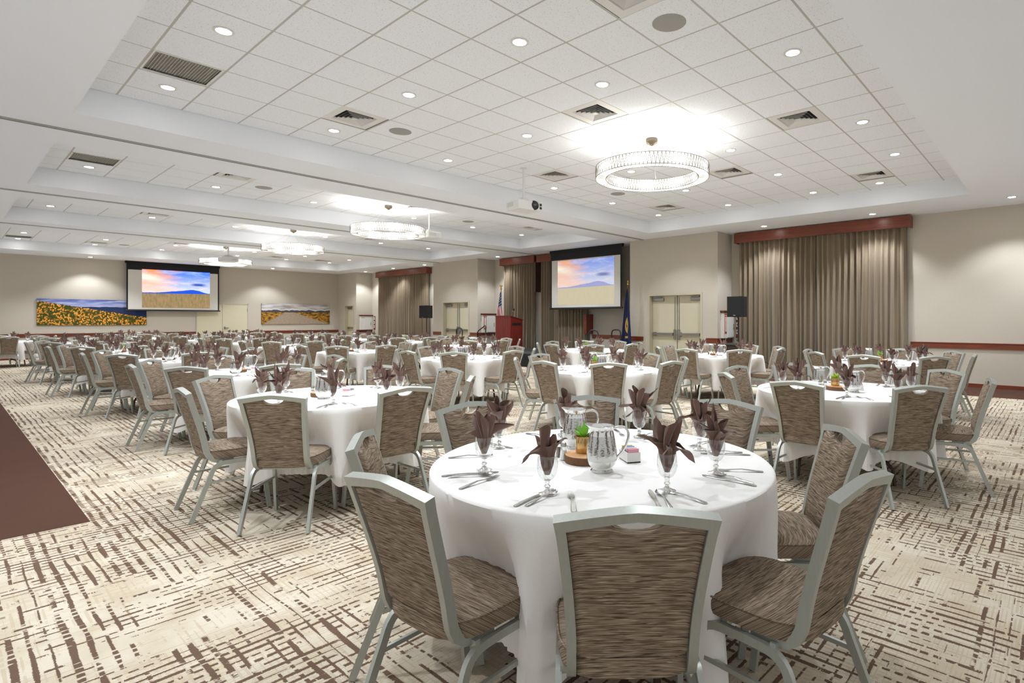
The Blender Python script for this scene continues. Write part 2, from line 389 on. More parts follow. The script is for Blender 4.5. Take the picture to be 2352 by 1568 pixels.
for y0, y1, x in ((YN, 2.5, XW), (6.4, 6.7, XW), (6.7, 7.1, XB), (8.9, 9.47, XB), (9.47, 16.42, XW), (16.42, 16.9, XB), (18.66, 19.25, XB), (19.25, 20.5, XW), (24.8, 25.6, XW), (25.6, 25.8, XB), (26.8, YW, XB)):
    bb.box(x - .014, x, y0, y1, 0, .078)
struct(bb.obj('baseboard_right', 'rail_wood'), 'red brown baseboard along the window wall', 'baseboard')
struct(MB().box(XN, 7.0, YW - .014, YW, 0, .078).box(8.95, XB, YW - .014, YW, 0, .078).obj('baseboard_left', 'rail_wood_x'), 'red brown baseboard along the end wall', 'baseboard')
# doors on the pilasters: frame, leaves, push bars, closers
def doorx(n, d0, d1, lab, leaves=2):
    x = XB + .20
    d = MB().box(XB - .012, x + .018, d0 - .05, d0 + .012, 0, 2.10).box(XB - .012, x + .018, d1 - .012, d1 + .05, 0, 2.10).box(XB - .012, x + .018, d0 + .012, d1 - .012, 2.046, 2.10).obj('door_%d' % n, 'door_frame')
    struct(d, lab, 'door')
    w = (d1 - d0) / leaves
    for k in range(leaves):
        a = d0 + k * w; e = a + w
        lf = bevbox(x - .045, x, a + .014, e - .014, .012, 2.045, .004).obj('leaf', 'door_paint', d)
        hinge_far = (k == 0)
        MB().box(x - .115, x - .085, a + .10, e - .05, .955, 1.02).box(x - .085, x - .045, a + .10, a + .16, .95, 1.025).box(x - .085, x - .045, e - .14, e - .05, .93, 1.04).obj('push_bar', 'door_metal', lf)
        la = e - .10 if (k == 0 and leaves == 2) else a + .03
        bevbox(x - .09, x - .045, la, la + .07, .84, 1.12, .01).obj('latch_plate', 'door_metal', lf)
        MB().box(x - .06, x - .045, la + .025, la + .045, 1.12, 2.0).obj('vertical_rod', 'door_metal', lf)
        ca = a + .04 if (k == 0 and leaves == 2) else e - .40
        bevbox(x - .10, x - .045, ca, ca + .34, 1.90, 1.99, .008).obj('closer', 'door_metal', lf)
        MB().box(x - .13, x - .10, ca + .05, ca + .30, 2.0, 2.015).obj('closer_arm', 'door_metal', lf)
    return d
doorx(1, *DOORS[1], 'cream double doors with push bars in the near pilaster')
doorx(2, *DOORS[2], 'cream double doors with push bars behind the left stage rail')
doorx(3, *DOORS[3], 'narrow single cream door in the corner pilaster', 1)
d = MB().box(7.0, 7.03, YW - .03, YW, 0, 2.07).box(8.92, 8.95, YW - .03, YW, 0, 2.07).box(7.0, 8.95, YW - .03, YW, 2.04, 2.07).obj('door_4', 'door_frame')
struct(d, 'wide cream double door on the end wall below the far screen', 'door')
for a, e in ((7.03, 7.945), (7.955, 8.92)):
    lf = MB().box(a + .003, e - .003, YW - .022, YW, .01, 2.036).obj('leaf', 'door_paint', d)
    hx = 8.02 if a > 7.5 else e - .06
    if a > 7.5: MB().box(hx, hx + .16, YW - .07, YW - .05, 1.02, 1.05).box(hx, hx + .03, YW - .06, YW - .022, .98, 1.09).obj('lever', 'door_metal', lf)
    MB().box((e - .02) if a > 7.5 else (a + .0), (e - .004) if a > 7.5 else (a + .016), YW - .03, YW - .02, 1.75, 1.87).obj('hinge', 'door_metal', lf)

# ------------------------------------------------------------------ ceiling fittings
def ring_prof(mb, r0, r1, z0, z1, n=20): mb.lathe([(r0, z1), (r0, z0), (r1, z0), (r1, z1)], n); return mb
dl_trim = ring_prof(MB(), .062, .085, -.008, .0, 20).mesh('trim_ring', 'vent_white', 40)
dl_lens = MB().lathe([(.001, -.004), (.062, -.004)], 20).mesh('lens', 'lamp_lens')
spot = bpy.data.lights.new('downlight_beam', 'SPOT'); spot.energy = SPOT_W; spot.spot_size = R(112); spot.spot_blend = .5; spot.shadow_soft_size = .045; spot.color = (.93, 1.0, 1.08)
def downlight(x, y, z, label):
    t = thing('downlight', label, 'downlight', (x, y, z), 0, 'recessed ceiling downlights')
    mo('trim_ring', dl_trim, t); mo('lens', dl_lens, t); mo('lamp', spot, t, (0, 0, -.02))
ROWS = [[1.97, 3.82, 5.68, 7.53], [10.60, 12.45], [15.53, 17.38], [21.44, 23.29, 25.14]]
for ci, rows in enumerate(ROWS):
    for ri, y in enumerate(rows):
        for xi, x in enumerate(LX):
            yy = y
            if ci == 0 and ri == 0 and xi == 0: continue
            if ci == 0 and ri == 1 and xi == 2: x = 4.73
            if ci == 0 and ri == 0 and xi == 5: yy = 2.6
            downlight(x, yy, ZC - .003, 'recessed downlight in %s coffer, %s row, %s from the left' % (NAMEC[ci], ORD[ri], ORD[xi]))
for x, y, lab in ((13.02, 5.48, 'left one above the large curtain valance'), (13.03, 3.08, 'right one above the large curtain valance'), (13.08, 15.39, 'beside the stage alcove valance'),
                  (13.05, 19.95, 'right one above the far curtain'), (13.05, 22.38, 'middle one above the far curtain'), (13.1, 24.9, 'left one above the far curtain'),
                  (3.59, 26.65, 'above the flower field picture'), (9.62, 26.45, 'above the mountain picture'), (12.9, .7, 'washing the plain wall at far right'), (13.05, -.6, 'above the wall beyond the right edge'), (.0, 3.08, 'nearest the camera on the left'), (.0, 5.48, 'second from the camera on the left')):
    downlight(x, y, ZS - .001, 'soffit downlight, ' + lab)
# square diffusers with nested louvres
hs = TILE / 2 - .012
fr = MB()
for r0, r1, z0, z1 in ((hs, hs - .09, 0, -.004), (hs - .09, hs - .11, -.004, .02)):
    a = [(-r0, -r0, z0), (r0, -r0, z0), (r0, r0, z0), (-r0, r0, z0)]; b = [(-r1, -r1, z1), (r1, -r1, z1), (r1, r1, z1), (-r1, r1, z1)]
    fr.add(a + b, [(i, i + 4, (i + 1) % 4 + 4, (i + 1) % 4) for i in range(4)])
vent_fr = fr.mesh('face_plate', 'vent_white')
vent_bk = MB().box(-hs + .09, hs - .09, -hs + .09, hs - .09, .035, .04).mesh('duct', 'grille_dark')
lou = []
for k in range(4):
    r0 = .175 - k * .042; r1 = r0 - .03; q = MB()
    a = [(-r0, -r0, -.012), (r0, -r0, -.012), (r0, r0, -.012), (-r0, r0, -.012)]; b = [(-r1, -r1, .018), (r1, -r1, .018), (r1, r1, .018), (-r1, r1, .018)]
    q.add(a + b, [(i, i + 4, (i + 1) % 4 + 4, (i + 1) % 4) for i in range(4)])
    if k == 3: q.box(-.03, .03, -.03, .03, -.012, -.008)
    lou.append(q.mesh('louvre', 'vent_white'))
for ci, lst in VENT.items():
    yrow = sorted({round(y, 1) for x, y in lst})
    for k, (x, y) in enumerate(lst):
        ry = yrow.index(round(y, 1)); rx = sorted(a for a, b in lst if round(b, 1) == round(y, 1)).index(x)
        t = thing('air_diffuser', 'square white air diffuser in %s coffer, %s row, %s from the left' % (NAMEC[ci], ORD[ry], ORD[rx]), 'vent', (x, y, ZC - .002), 0, 'square ceiling air diffusers')
        mo('face_plate', vent_fr, t); mo('duct', vent_bk, t)
        for q in lou: mo('louvre', q, t)
for ci, lst in GRIL.items():
    for x, y in lst:
        t = thing('return_grille', 'dark ribbed return air grille at the left end of %s coffer' % NAMEC[ci], 'vent', (x, y, ZC - .002))
        f = MB(); q = hs - .02
        f.box(-hs, hs, -hs, -q, -.004, .004).box(-hs, hs, q, hs, -.004, .004).box(-hs, -q, -q, q, -.004, .004).box(q, hs, -q, q, -.004, .004).obj('frame', 'vent_white', t)
        MB().box(-q, q, -q, q, .022, .026).obj('duct', 'grille_metal', t)
        nb = 22
        sl = MB().add([(-.002, -q, -.002), (.010, -q, .018), (.012, -q, .018), (0, -q, -.002), (-.002, q, -.002), (.010, q, .018), (.012, q, .018), (0, q, -.002)], [(0, 1, 5, 4), (2, 3, 7, 6), (3, 0, 4, 7), (1, 2, 6, 5)]).mesh('slat', 'grille_metal')
        for i in range(nb): mo('slat', sl, t, (-q + (i + .3) * 2 * q / nb, 0, 0))
spk = MB().lathe([(.001, -.006), (.135, -.006), (.147, -.003), (.147, .001)], 28).mesh('ceiling_speaker', 'speaker_grille', 40)
for x, y, lab in ((4.13, 2.59, 'near the top of the photo'), (4.12, 6.88, 'left of the near projector'), (9.05, 6.90, 'below the ring chandelier in the front coffer'), (4.14, 11.83, 'left in the second coffer'), (9.05, 11.83, 'right in the second coffer'), (4.18, 24.52, 'in the farthest coffer')):
    tag(mo('ceiling_speaker', spk, None, (x, y, ZC - .003)), 'round grey flush ceiling speaker ' + lab, 'ceiling speaker', 'round ceiling speakers')
# ring chandeliers
RO, RI, CH, CZ = .80, .655, .155, 3.39
m = NT('chandelier_shade'); m.set(.6, 0, .3); m.base((.92, .9, .86)); co = m.coord()
sx_ = m.n('ShaderNodeSeparateXYZ'); m.l(co, sx_.inputs[0])
ang = m.math('ARCTAN2', sx_.outputs[1], sx_.outputs[0])
hot = m.math('POWER', m.math('MULTIPLY_ADD', m.math('COSINE', m.math('MULTIPLY', ang, 9.0)), .5, .5), 2.0)
m.b.inputs['Emission Color'].default_value = (1, .985, .965, 1)
m.l(m.math('MULTIPLY', m.math('MULTIPLY_ADD', hot, 1.0, .35), CHAND_E), m.b.inputs['Emission Strength'])
shade = MB().lathe([(RO - .006, CH), (RO - .006, .0), (RI + .006, .0), (RI + .006, CH)], 96).mesh('shade', 'chandelier_shade', 40)
emit('lamp_strip', (1, .985, .965), 8)
lampst = MB().lathe([(RI + .03, .03), (RO - .03, .03)], 48).mesh('lamp_strip', 'lamp_strip')
wires = MB()
for rr, zz in ((RO, 0), (RO, CH), (RI, 0), (RI, CH)):
    wires.tube([(rr * math.cos(2 * PI * i / 64), rr * math.sin(2 * PI * i / 64), zz) for i in range(65)], .005, 5, (0, 0, 1), False)
hoop = wires.mesh('hoop', 'chandelier_frame', 60)
rods = MB(); nr = 96
def rod(a, b): rods.rect([a, b], .005, .005, (0.3, .2, .9))
for i in range(nr):
    a0, a1 = 2 * PI * i / nr, 2 * PI * (i + .5) / nr; a2 = 2 * PI * (i + 1) / nr
    for rr in (RO + .001, RI - .001):
        rod((rr * math.cos(a0), rr * math.sin(a0), 0), (rr * math.cos(a1), rr * math.sin(a1), CH)); rod((rr * math.cos(a1), rr * math.sin(a1), CH), (rr * math.cos(a2), rr * math.sin(a2), 0))
    rod((RO * math.cos(a0), RO * math.sin(a0), -.001), (RI * math.cos(a0), RI * math.sin(a0), -.001))
rodm = rods.mesh('glass_rod_lattice', 'chandelier_frame')
canopy = MB().lathe([(.001, -.10), (.02, -.095), (.03, -.085), (.075, -.06), (.085, -.03), (.08, 0)], 20).mesh('canopy', 'nickel', 40)
for i, (y, CZ, lab) in enumerate(((4.44, 3.39, 'largest in view, in the front coffer'), (11.55, 3.30, 'in the second coffer'), (16.7, 3.33, 'in the third coffer'), (22.4, 3.33, 'farthest, behind the distant projector'))):
    t = thing('ring_chandelier', 'glowing ring chandelier with rod lattice, ' + lab, 'chandelier', (6.62, y, CZ), R(10 * i), 'ring chandeliers')
    mo('lamp_strip', lampst, t); mo('shade', shade, t); mo('hoop', hoop, t); ro = mo('rod_lattice', rodm, t); ro['kind'] = 'stuff'
    mo('canopy', canopy, t, (0, 0, ZC - CZ - .003))
    for k in range(4):
        a = PI / 2 * k + .5; rr = (RO + RI) / 2
        MB().tube([(rr * math.cos(a), rr * math.sin(a), CH), (.03 * math.cos(a), .03 * math.sin(a), ZC - CZ - .09)], .003, 5).obj('cable', 'cable', t)
# projectors on ceiling poles
def projector(x, y, rz, label, pole=.42):
    zb = ZC - pole - .22
    t = thing('projector', label, 'projector', (x, y, zb), rz)
    bd = bevbox(-.24, .24, -.19, .19, 0, .155, .02).obj('body', 'white_plastic', t)
    MB().lathe([(.001, .012), (.06, .012), (.075, .0), (.082, -.02), (.085, -.03)], 20).xf(lambda p: Vector((p.x + .10, -.19 - p.z - .002, p.y + .085))).obj('lens_ring', 'black_plastic', bd, 40)
    MB().lathe([(.001, .02), (.04, .014), (.055, .004)], 16).xf(lambda p: Vector((p.x + .10, -.196 - p.z, p.y + .085))).obj('lens', 'lens_glass', bd, 60)
    MB().box(.195, .235, -.197, -.188, .03, .07).box(.195, .235, -.197, -.188, .085, .125).obj('intake', 'black_plastic', bd)
    for k in range(9): MB().box(-.2415, -.239, -.03 + k * .02, -.018 + k * .02, .05, .12).obj('vent_slot', 'grille_metal', bd)
    for k in range(8): MB().box(-.19 + k * .02, -.178 + k * .02, .189, .1915, .04, .11).obj('vent_slot', 'grille_metal', bd)
    MB().box(-.13, .13, -.08, .08, .165, .175).box(-.10, -.08, -.02, .02, .175, .21).box(.08, .1, -.02, .02, .175, .21).box(-.05, .05, -.05, .05, .185, .22).obj('bracket', 'white_plastic', t)
    MB().tube([(0, 0, .2), (0, 0, ZC - zb - .012)], .02, 12).obj('pole', 'white_plastic', t, 40)
    MB().lathe([(.06, ZC - zb - .012), (.06, ZC - zb - .004)], 16, cap0=True, cap1=True).obj('ceiling_plate', 'white_plastic', t, 40)
projector(6.49, 6.96, R(-6), 'white projector on a ceiling pole, lens turned toward the viewer, left of the front chandelier', .51)
projector(7.75, 11.65, PI / 2, 'white projector half hidden behind the second ring chandelier', .40)
projector(6.05, 20.25, PI, 'distant white projector in front of the farthest ring chandelier', .51)
# ------------------------------------------------------------------ things on and along the walls
def curtain(y0, y1, label, z1=3.40, seed=1, x=13.63):
    r = random.Random(seed); w = y1 - y0; npl = max(4, int(w / .125)); n = npl * 10 + 1; nz = 9
    ph = [r.uniform(-.35, .35) for _ in range(npl + 2)]; am = [r.uniform(.6, 1.2) for _ in range(npl + 2)]
    drift = [r.uniform(-.05, .05) for _ in range(npl + 2)]
    pts = []
    for j in range(nz):
        t = j / (nz - 1); z = z1 + (.025 - z1) * t
        for i in range(n):
            u = i / (n - 1) * npl; k = int(min(u, npl - 1e-6)); f = u - k
            a = (am[k] * (1 - f) + am[k + 1] * f); p = ph[k] * (1 - f) + ph[k + 1] * f; dr = drift[k] * (1 - f) + drift[k + 1] * f
            wv = math.sin(2 * PI * (u + p * (.3 + t)))
            wv = math.copysign(abs(wv) ** .7, wv); off = (.048 + .02 * t) * a * (wv + .25 * math.sin(4 * PI * u + 1.0))
            pts.append((x + .015 + off, y0 + w * i / (n - 1) + dr * t * math.sin(PI * i / (n - 1)), z))
    return tag(MB().grid(pts, n, nz).obj('curtain', 'curtain_cloth', None, 60), label, 'curtain')
def valance(y0, y1, label, z0=3.375, z1=3.625, x0=13.52):
    t = thing('valance', label, 'valance', (XW, (y0 + y1) / 2, z0))
    f = lambda p: Vector((p.x - XW, p.y - (y0 + y1) / 2, p.z - z0))
    MB().box(x0, x0 + .03, y0, y1, z0, z1).xf(f).obj('front_board', 'rail_wood', t)
    MB().box(x0 - .01, x0 + .001, y0, y1, z0, z0 + .035).xf(f).obj('bottom_lip', 'rail_wood', t)
    MB().box(x0 + .03, XW, y0, y0 + .025, z0, z1).xf(f).obj('end_board', 'rail_wood_x', t)
    MB().box(x0 + .03, XW, y1 - .025, y1, z0, z1).xf(f).obj('end_board', 'rail_wood_x', t)
valance(2.46, 6.50, 'long red brown wooden valance over the large right curtain')
curtain(2.55, 4.46, 'right half of the large taupe curtain beside the plain wall', seed=2)
curtain(4.46, 6.40, 'left half of the large taupe curtain behind the near loudspeaker', seed=3)
valance(13.98, 15.80, 'wooden valance over the curtain behind the lectern')
curtain(14.05, 15.66, 'taupe curtain behind the lectern and the striped flag', seed=4)
valance(11.6, 13.86, 'wooden valance half hidden behind the stage screen')
curtain(11.68, 13.72, 'taupe curtain hanging behind the stage projection screen', seed=5)
valance(20.55, 24.75, 'far wooden valance over the last curtain')
curtain(20.62, 22.62, 'right half of the far taupe curtain', seed=6)
curtain(22.62, 24.68, 'left half of the far taupe curtain', seed=7)
tag(bevbox(13.45, XW - .001, 11.52, 11.64, .93, 1.56, .006).obj('end_post', 'rail_wood_x'), 'short upright red brown wooden end post beside the stage curtain', 'post')
tag(MB().box(13.52, XW, 13.90, 13.96, 2.35, 3.40).obj('partition_jamb', 'console_wood'), 'thin dark upright jamb between the two stage valances', 'post')

# landscape picture used by the two projected slides
def slide_mat(name, strength, pale):
    m = NT(name); tc = m.n('ShaderNodeTexCoord'); sp = m.n('ShaderNodeSeparateXYZ'); m.l(tc.outputs['UV'], sp.inputs[0]); u, v = sp.outputs[0], sp.outputs[1]
    mp = m.n('ShaderNodeMapping'); m.l(tc.outputs['UV'], mp.inputs[0]); mp.inputs[3].default_value = (2.2, 5.5, 1); mp.inputs[2].default_value = (0, 0, R(-14))
    cl = m.noise(mp.outputs[0], 1.6, 5, .6, .6)
    uu = m.math('ADD', u, m.math('MULTIPLY', m.math('SUBTRACT', cl, .5), .9))
    sky = m.mix(m.mapr(v, .45, 1.0), lin((200, 215, 245)), lin((20, 110, 235)))
    warm = m.mix(m.mapr(v, .5, 1.0), lin((250, 205, 190)), lin((245, 150, 90)))
    sky = m.mix(m.mapr(uu, .18, .62, 1, 0, True), sky, warm)
    glow = m.math('MULTIPLY', m.mapr(u, .0, .45, 1, 0, True), m.mapr(m.math('ABSOLUTE', m.math('SUBTRACT', v, m.math('MULTIPLY_ADD', u, -.3, .82))), 0, .14, 1, 0, True))
    sky = m.mix(glow, sky, lin((255, 250, 225)))
    wh = m.noise(m.coord('UV', (2.6, 8, 1), (4, 2, 0)), 1.3, 5, .6, .5); sky = m.mix(m.math('MULTIPLY', m.mapr(wh, .48, .70), .75), sky, m.mix(m.mapr(v, .55, .95), lin((250, 225, 222)), lin((185, 205, 245))))
    lens = m.math('MULTIPLY', m.mapr(m.math('ABSOLUTE', m.math('SUBTRACT', u, .82)), .03, .16, 1, 0, True), m.mapr(m.math('ABSOLUTE', m.math('SUBTRACT', v, .64)), .015, .05, 1, 0, True))
    sky = m.mix(lens, sky, lin((55, 85, 170)))
    def bell(c, w, a):
        d = m.math('DIVIDE', m.math('SUBTRACT', u, c), w); return m.math('MULTIPLY', m.math('EXPONENT', m.math('MULTIPLY', m.math('MULTIPLY', d, d), -1)), a)
    hh = m.math('ADD', m.math('ADD', bell(.76, .15, .085), bell(.52, .22, .055)), m.math('ADD', m.math('MULTIPLY', m.noise(m.coord('UV', (9, .1, 1)), 1.5, 3), .025), .385))
    col = m.mix(m.mapr(m.math('SUBTRACT', hh, v), -.004, .004), sky, lin((25, 85, 215)) if not pale else lin((135, 145, 215)))
    gr = m.noise(m.coord('UV', (38, 7, 1)), 1.0, 4, .6)
    ground = m.mix(m.mapr(gr, .25, .80), lin((112, 110, 70)) if not pale else lin((190, 180, 140)), lin((182, 142, 104)) if not pale else lin((206, 190, 160)))
    col = m.mix(m.mapr(m.math('SUBTRACT', m.math('MULTIPLY_ADD', u, .02, .375), v), -.004, .006), col, ground)
    if pale: col = m.mix(.22, col, lin((235, 225, 205)))
    m.base((.02, .02, .02)); m.set(.9, 0, .1); m.l(col, m.b.inputs['Emission Color']); m.b.inputs['Emission Strength'].default_value = strength
    return name
slide_mat('slide_vivid', .74, False); slide_mat('slide_pale', .58, True)
def picture(name, mat, w, hgt, parent, depth=0.0):
    """upright picture: local x to the right, z up, faces -y"""
    me = bpy.data.meshes.new(name); me.from_pydata([(-w / 2, 0, 0), (w / 2, 0, 0), (w / 2, 0, hgt), (-w / 2, 0, hgt)], [], [(0, 1, 2, 3)])
    uvl = me.uv_layers.new(name='UVMap')
    for i, c in enumerate(((0, 0), (1, 0), (1, 1), (0, 1))): uvl.data[i].uv = c
    me.materials.append(MATS[mat]); return mo(name, me, parent)
def screen(loc, rz, w, z0, z1, slide, iw, iz0, iz1, ix, label):
    t = thing('projection_screen', label, 'projection screen', (loc[0], loc[1], z0), rz)
    hh = z1 - z0
    MB().box(-w / 2, w / 2, .0, .004, .04, hh).obj('black_border', 'screen_black', t)
    MB().box(-w / 2 + .05, w / 2 - .05, -.003, .0, .06, hh - .27).obj('white_sheet', 'screen_white', t)
    MB().tube([(-w / 2 - .04, 0, .025), (w / 2 + .04, 0, .025)], .025, 8, (0, 1, 0)).obj('bottom_bar', 'black_plastic', t, 40)
    MB().box(-w / 2 - .03, w / 2 + .03, -.02, .07, hh - .03, hh + .06).obj('housing', 'black_matte', t)
    p = picture('projected_slide', slide, iw, iz1 - iz0, t); p.location = (ix, -.0055, iz0 - z0)
screen((13.2, 11.385), -PI / 2, 2.93, 1.72, 3.59, 'slide_pale', 2.33, 1.86, 3.29, .02, 'projection screen over the stage showing a pale sunset prairie slide')
screen((6.24, 27.2), 0, 3.08, 1.73, 3.59, 'slide_vivid', 2.27, 1.86, 3.36, .07, 'projection screen on the end wall showing a vivid blue mountain slide')
# canvas pictures
m = NT('art_flowers'); m.set(.7, 0, .2); tc = m.n('ShaderNodeTexCoord'); sp = m.n('ShaderNodeSeparateXYZ'); m.l(tc.outputs['UV'], sp.inputs[0]); u, v = sp.outputs[0], sp.outputs[1]
sky = m.mix(m.mapr(v, .6, 1), lin((190, 195, 225)), lin((70, 90, 165))); sky = m.mix(m.mapr(m.noise(m.coord('UV', (3, 9, 1)), 1.5, 3), .5, .75), sky, lin((215, 215, 232)))
hill = m.math('MULTIPLY_ADD', m.noise(m.coord('UV', (5, .1, 1)), 1.2, 3), .12, .66)
col = m.mix(m.mapr(m.math('SUBTRACT', hill, v), -.01, .01), sky, lin((40, 55, 92)))
edge = m.math('ADD', m.math('MULTIPLY_ADD', u, -.62, .86), m.math('MULTIPLY', m.noise(m.coord('UV', (26, 6, 1)), 1, 3), .12))
vo = m.n('ShaderNodeTexVoronoi'); m.l(m.coord('UV', (62, 17, 1)), vo.inputs['Vector']); vo.inputs['Scale'].default_value = 1
gr = m.mix(m.noise(m.coord('UV', (60, 16, 1)), 1, 3), lin((26, 34, 16)), lin((92, 96, 30)))
fl_ = m.mix(m.noise(m.coord('UV', (20, 6, 1)), 1, 2), lin((226, 124, 36)), lin((244, 186, 78)))
gr = m.mix(m.math('MULTIPLY', m.mapr(vo.outputs[0], .42, .55, 1, 0), m.mapr(m.noise(m.coord('UV', (9, 5, 1)), 1, 2), .36, .50)), gr, fl_)
col = m.mix(m.mapr(m.math('SUBTRACT', edge, v), -.01, .01), col, gr); m.base(col)
m = NT('art_prairie'); m.set(.7, 0, .2); tc = m.n('ShaderNodeTexCoord'); sp = m.n('ShaderNodeSeparateXYZ'); m.l(tc.outputs['UV'], sp.inputs[0]); u, v = sp.outputs[0], sp.outputs[1]
sky = m.mix(m.mapr(m.noise(m.coord('UV', (3, 6, 1)), 1.5, 4), .35, .7), lin((150, 142, 140)), lin((220, 216, 212)))
ridge = m.math('MULTIPLY_ADD', m.noise(m.coord('UV', (7, .1, 1)), 1.2, 4), .26, .60)
mt = m.mix(m.mapr(m.math('SUBTRACT', ridge, v), .015, .07), lin((222, 220, 222)), lin((72, 70, 74)))
col = m.mix(m.mapr(m.math('SUBTRACT', ridge, v), -.008, .008), sky, mt)
brush = m.mix(m.mapr(m.noise(m.coord('UV', (22, 12, 1)), 1, 4, .7), .4, .65), lin((70, 52, 28)), lin((206, 150, 50)))
col = m.mix(m.mapr(v, .59, .57), col, brush)
road = m.math('ABSOLUTE', m.math('SUBTRACT', u, m.math('MULTIPLY_ADD', v, -.18, .5))); wd = m.mapr(v, 0, .58, .48, .06)
rc = m.mix(m.noise(m.coord('UV', (40, 30, 1)), 1, 3), lin((120, 104, 88)), lin((186, 168, 146)))
col = m.mix(m.mapr(m.math('SUBTRACT', wd, road), -.03, .03), col, m.mix(m.mapr(v, .56, .58), rc, col)); m.base(col)
for x0, x1, mat, lab in ((2.27, 5.35, 'art_flowers', 'long canvas of an orange flower field, partly behind the far screen'), (9.48, 12.55, 'art_prairie', 'long canvas of a gravel road, golden brush and snowy mountains')):
    t = thing('canvas_picture', lab, 'picture', ((x0 + x1) / 2, YW - .04, 1.185))
    MB().box(-(x1 - x0) / 2, (x1 - x0) / 2, 0, .04, 0, .945).obj('stretcher', 'sign_black', t)
    picture('painted_face', mat, x1 - x0, .945, t).location = (0, -.001, 0)
# service cabinets with the wooden cap, one on each pilaster side
def cabinet(y, label, sign):
    x0, x1, D = 13.17, 13.785, .085; t = thing('service_cabinet', label, 'cabinet', ((x0 + x1) / 2, y - .04, .905)); f = lambda p: p - Vector(((x0 + x1) / 2, y - .04, .905))
    MB().box(x0, x1, y - D, y, .905, 1.585).xf(f).obj('body', 'cabinet_white', t)
    MB().box(x0 - .04, XW, y - D - .035, y, 1.585, 1.62).box(x0 - .02, XW, y - D - .018, y, 1.56, 1.585).xf(f).obj('wood_cap', 'rail_wood_x', t)
    dr = bevbox(x0 + .20, x1 - .03, y - D - .012, y - D, .925, 1.55, .003).xf(f).obj('door', 'cabinet_white', t)
    hx = x1 - .11
    MB().box(hx, hx + .015, y - D - .035, y - D - .025, 1.14, 1.26).box(hx, hx + .015, y - D - .035, y - D - .012, 1.14, 1.155).box(hx, hx + .015, y - D - .035, y - D - .012, 1.245, 1.26).xf(f).obj('handle', 'steel', dr)
    if sign:
        sg = MB().box(x0 + .05, x0 + .165, y - D - .007, y - D, 1.03, 1.53).xf(f).obj('fire_extinguisher_sign', 'sign_red', t)
        MB().box(x0 + .072, x0 + .143, y - D - .0085, y - D - .006, 1.11, 1.455).xf(f).obj('sign_panel', 'sign_white', sg)
        MB().add([(x0 + .062, y - D - .0086, 1.11), (x0 + .153, y - D - .0086, 1.11), (x0 + .1075, y - D - .0086, 1.05)], [(0, 2, 1)]).xf(f).obj('arrow', 'sign_white', sg)
        for body, size, zz, mat, ln in (('FIRE', .05, 1.515, 'sign_white', 1), ('\n'.join('EXTINGUISHER'), .035, 1.448, 'sign_red', .78)):
            mo('lettering', text_mesh(body, size, 'lettering', mat, .0008, ln), sg, tuple(f(Vector((x0 + .1075, y - D - .0095, zz)))), (PI / 2, 0, 0))
cabinet(6.70, 'white cabinet with red fire extinguisher sign behind the near loudspeaker', True)
cabinet(16.42, 'white cabinet with red fire extinguisher sign behind the lectern', True)
cabinet(25.6, 'far white cabinet beside the last curtain', False)
def switch_panel(y0, label):
    t = thing('switch_panel', label, 'switch panel', (XW, y0, .905))
    MB().box(-.02, 0, 0, .13, 0, .655).obj('wood_strip', 'rail_wood', t)
    for k in range(3):
        z = .10 + k * .19
        pl = MB().box(-.028, -.02, .02, .11, z, z + .115).obj('switch_plate', 'outlet_plate', t)
        MB().box(-.034, -.027, .04, .055, z + .03, z + .09).box(-.034, -.027, .075, .09, z + .03, z + .09).obj('switch', 'sign_black', pl)
    return t
switch_panel(6.445, 'narrow wooden strip with three switch plates left of the large curtain')
switch_panel(25.27, 'narrow wooden strip with three switch plates left of the far curtain')
con = thing('console', 'low dark wooden console with a grey top below the near fire extinguisher cabinet', 'console', (13.18, 6.33, 0))
bevbox(-.38, .30, -.24, .06, 0, .74, .01).obj('body', 'console_wood', con); bevbox(-.40, .32, -.26, .07, .74, .775, .006).obj('top', 'stage_deck', con)
# loudspeakers on tripod stands
def loudspeaker(x, y, rz, lab):
    st = thing('speaker_stand', 'black tripod stand carrying the %s loudspeaker' % lab, 'speaker stand', (x, y, 0), rz)
    MB().tube([(0, 0, .12), (0, 0, 1.45)], .018, 10).obj('pole', 'black_plastic', st, 40)
    MB().tube([(0, 0, .62), (0, 0, .72)], .032, 10).obj('collar', 'black_plastic', st, 40)
    for k in range(3):
        a = 2 * PI * k / 3 + .4; c_, s_ = math.cos(a), math.sin(a)
        MB().tube([(.02 * c_, .02 * s_, .66), (.44 * c_, .44 * s_, .015)], .012, 8).obj('leg', 'black_plastic', st, 40)
        MB().tube([(.02 * c_, .02 * s_, .18), (.24 * c_, .24 * s_, .33)], .008, 6).obj('brace', 'black_plastic', st, 40)
    sp_ = thing('loudspeaker', 'black %s loudspeaker on a tripod stand' % lab, 'loudspeaker', (x, y, 1.45), rz)
    mb = MB(); w, wb, d, hh = .20, .13, .19, .49
    bodypts = [(-w, -d), (w, -d), (w, -d + .06), (wb, d), (-wb, d), (-w, -d + .06)]
    mb.poly(bodypts, 0, hh).obj('cabinet', 'speaker_black', sp_)
    bevbox(-w + .012, w - .012, -d - .012, -d, .015, hh - .015, .005).obj('grille', 'black_matte', sp_)
    MB().box(-.03, .03, -d - .015, -d - .011, .03, .045).obj('badge', 'steel', sp_)
loudspeaker(12.55, 5.92, R(-92), 'near'); loudspeaker(12.45, 18.9, R(-82), 'far')
cb = [(12.6, 6.0, .9), (12.85, 5.85, .62), (13.1, 5.6, .42), (13.3, 5.3, .2), (13.42, 5.2, .02), (13.42, 4.9, .012)]
tag(MB().tube(cb, .007, 6).obj('speaker_cable', 'black_rubber', None, 40), 'black cable looping from the near loudspeaker to the curtain', 'cable')
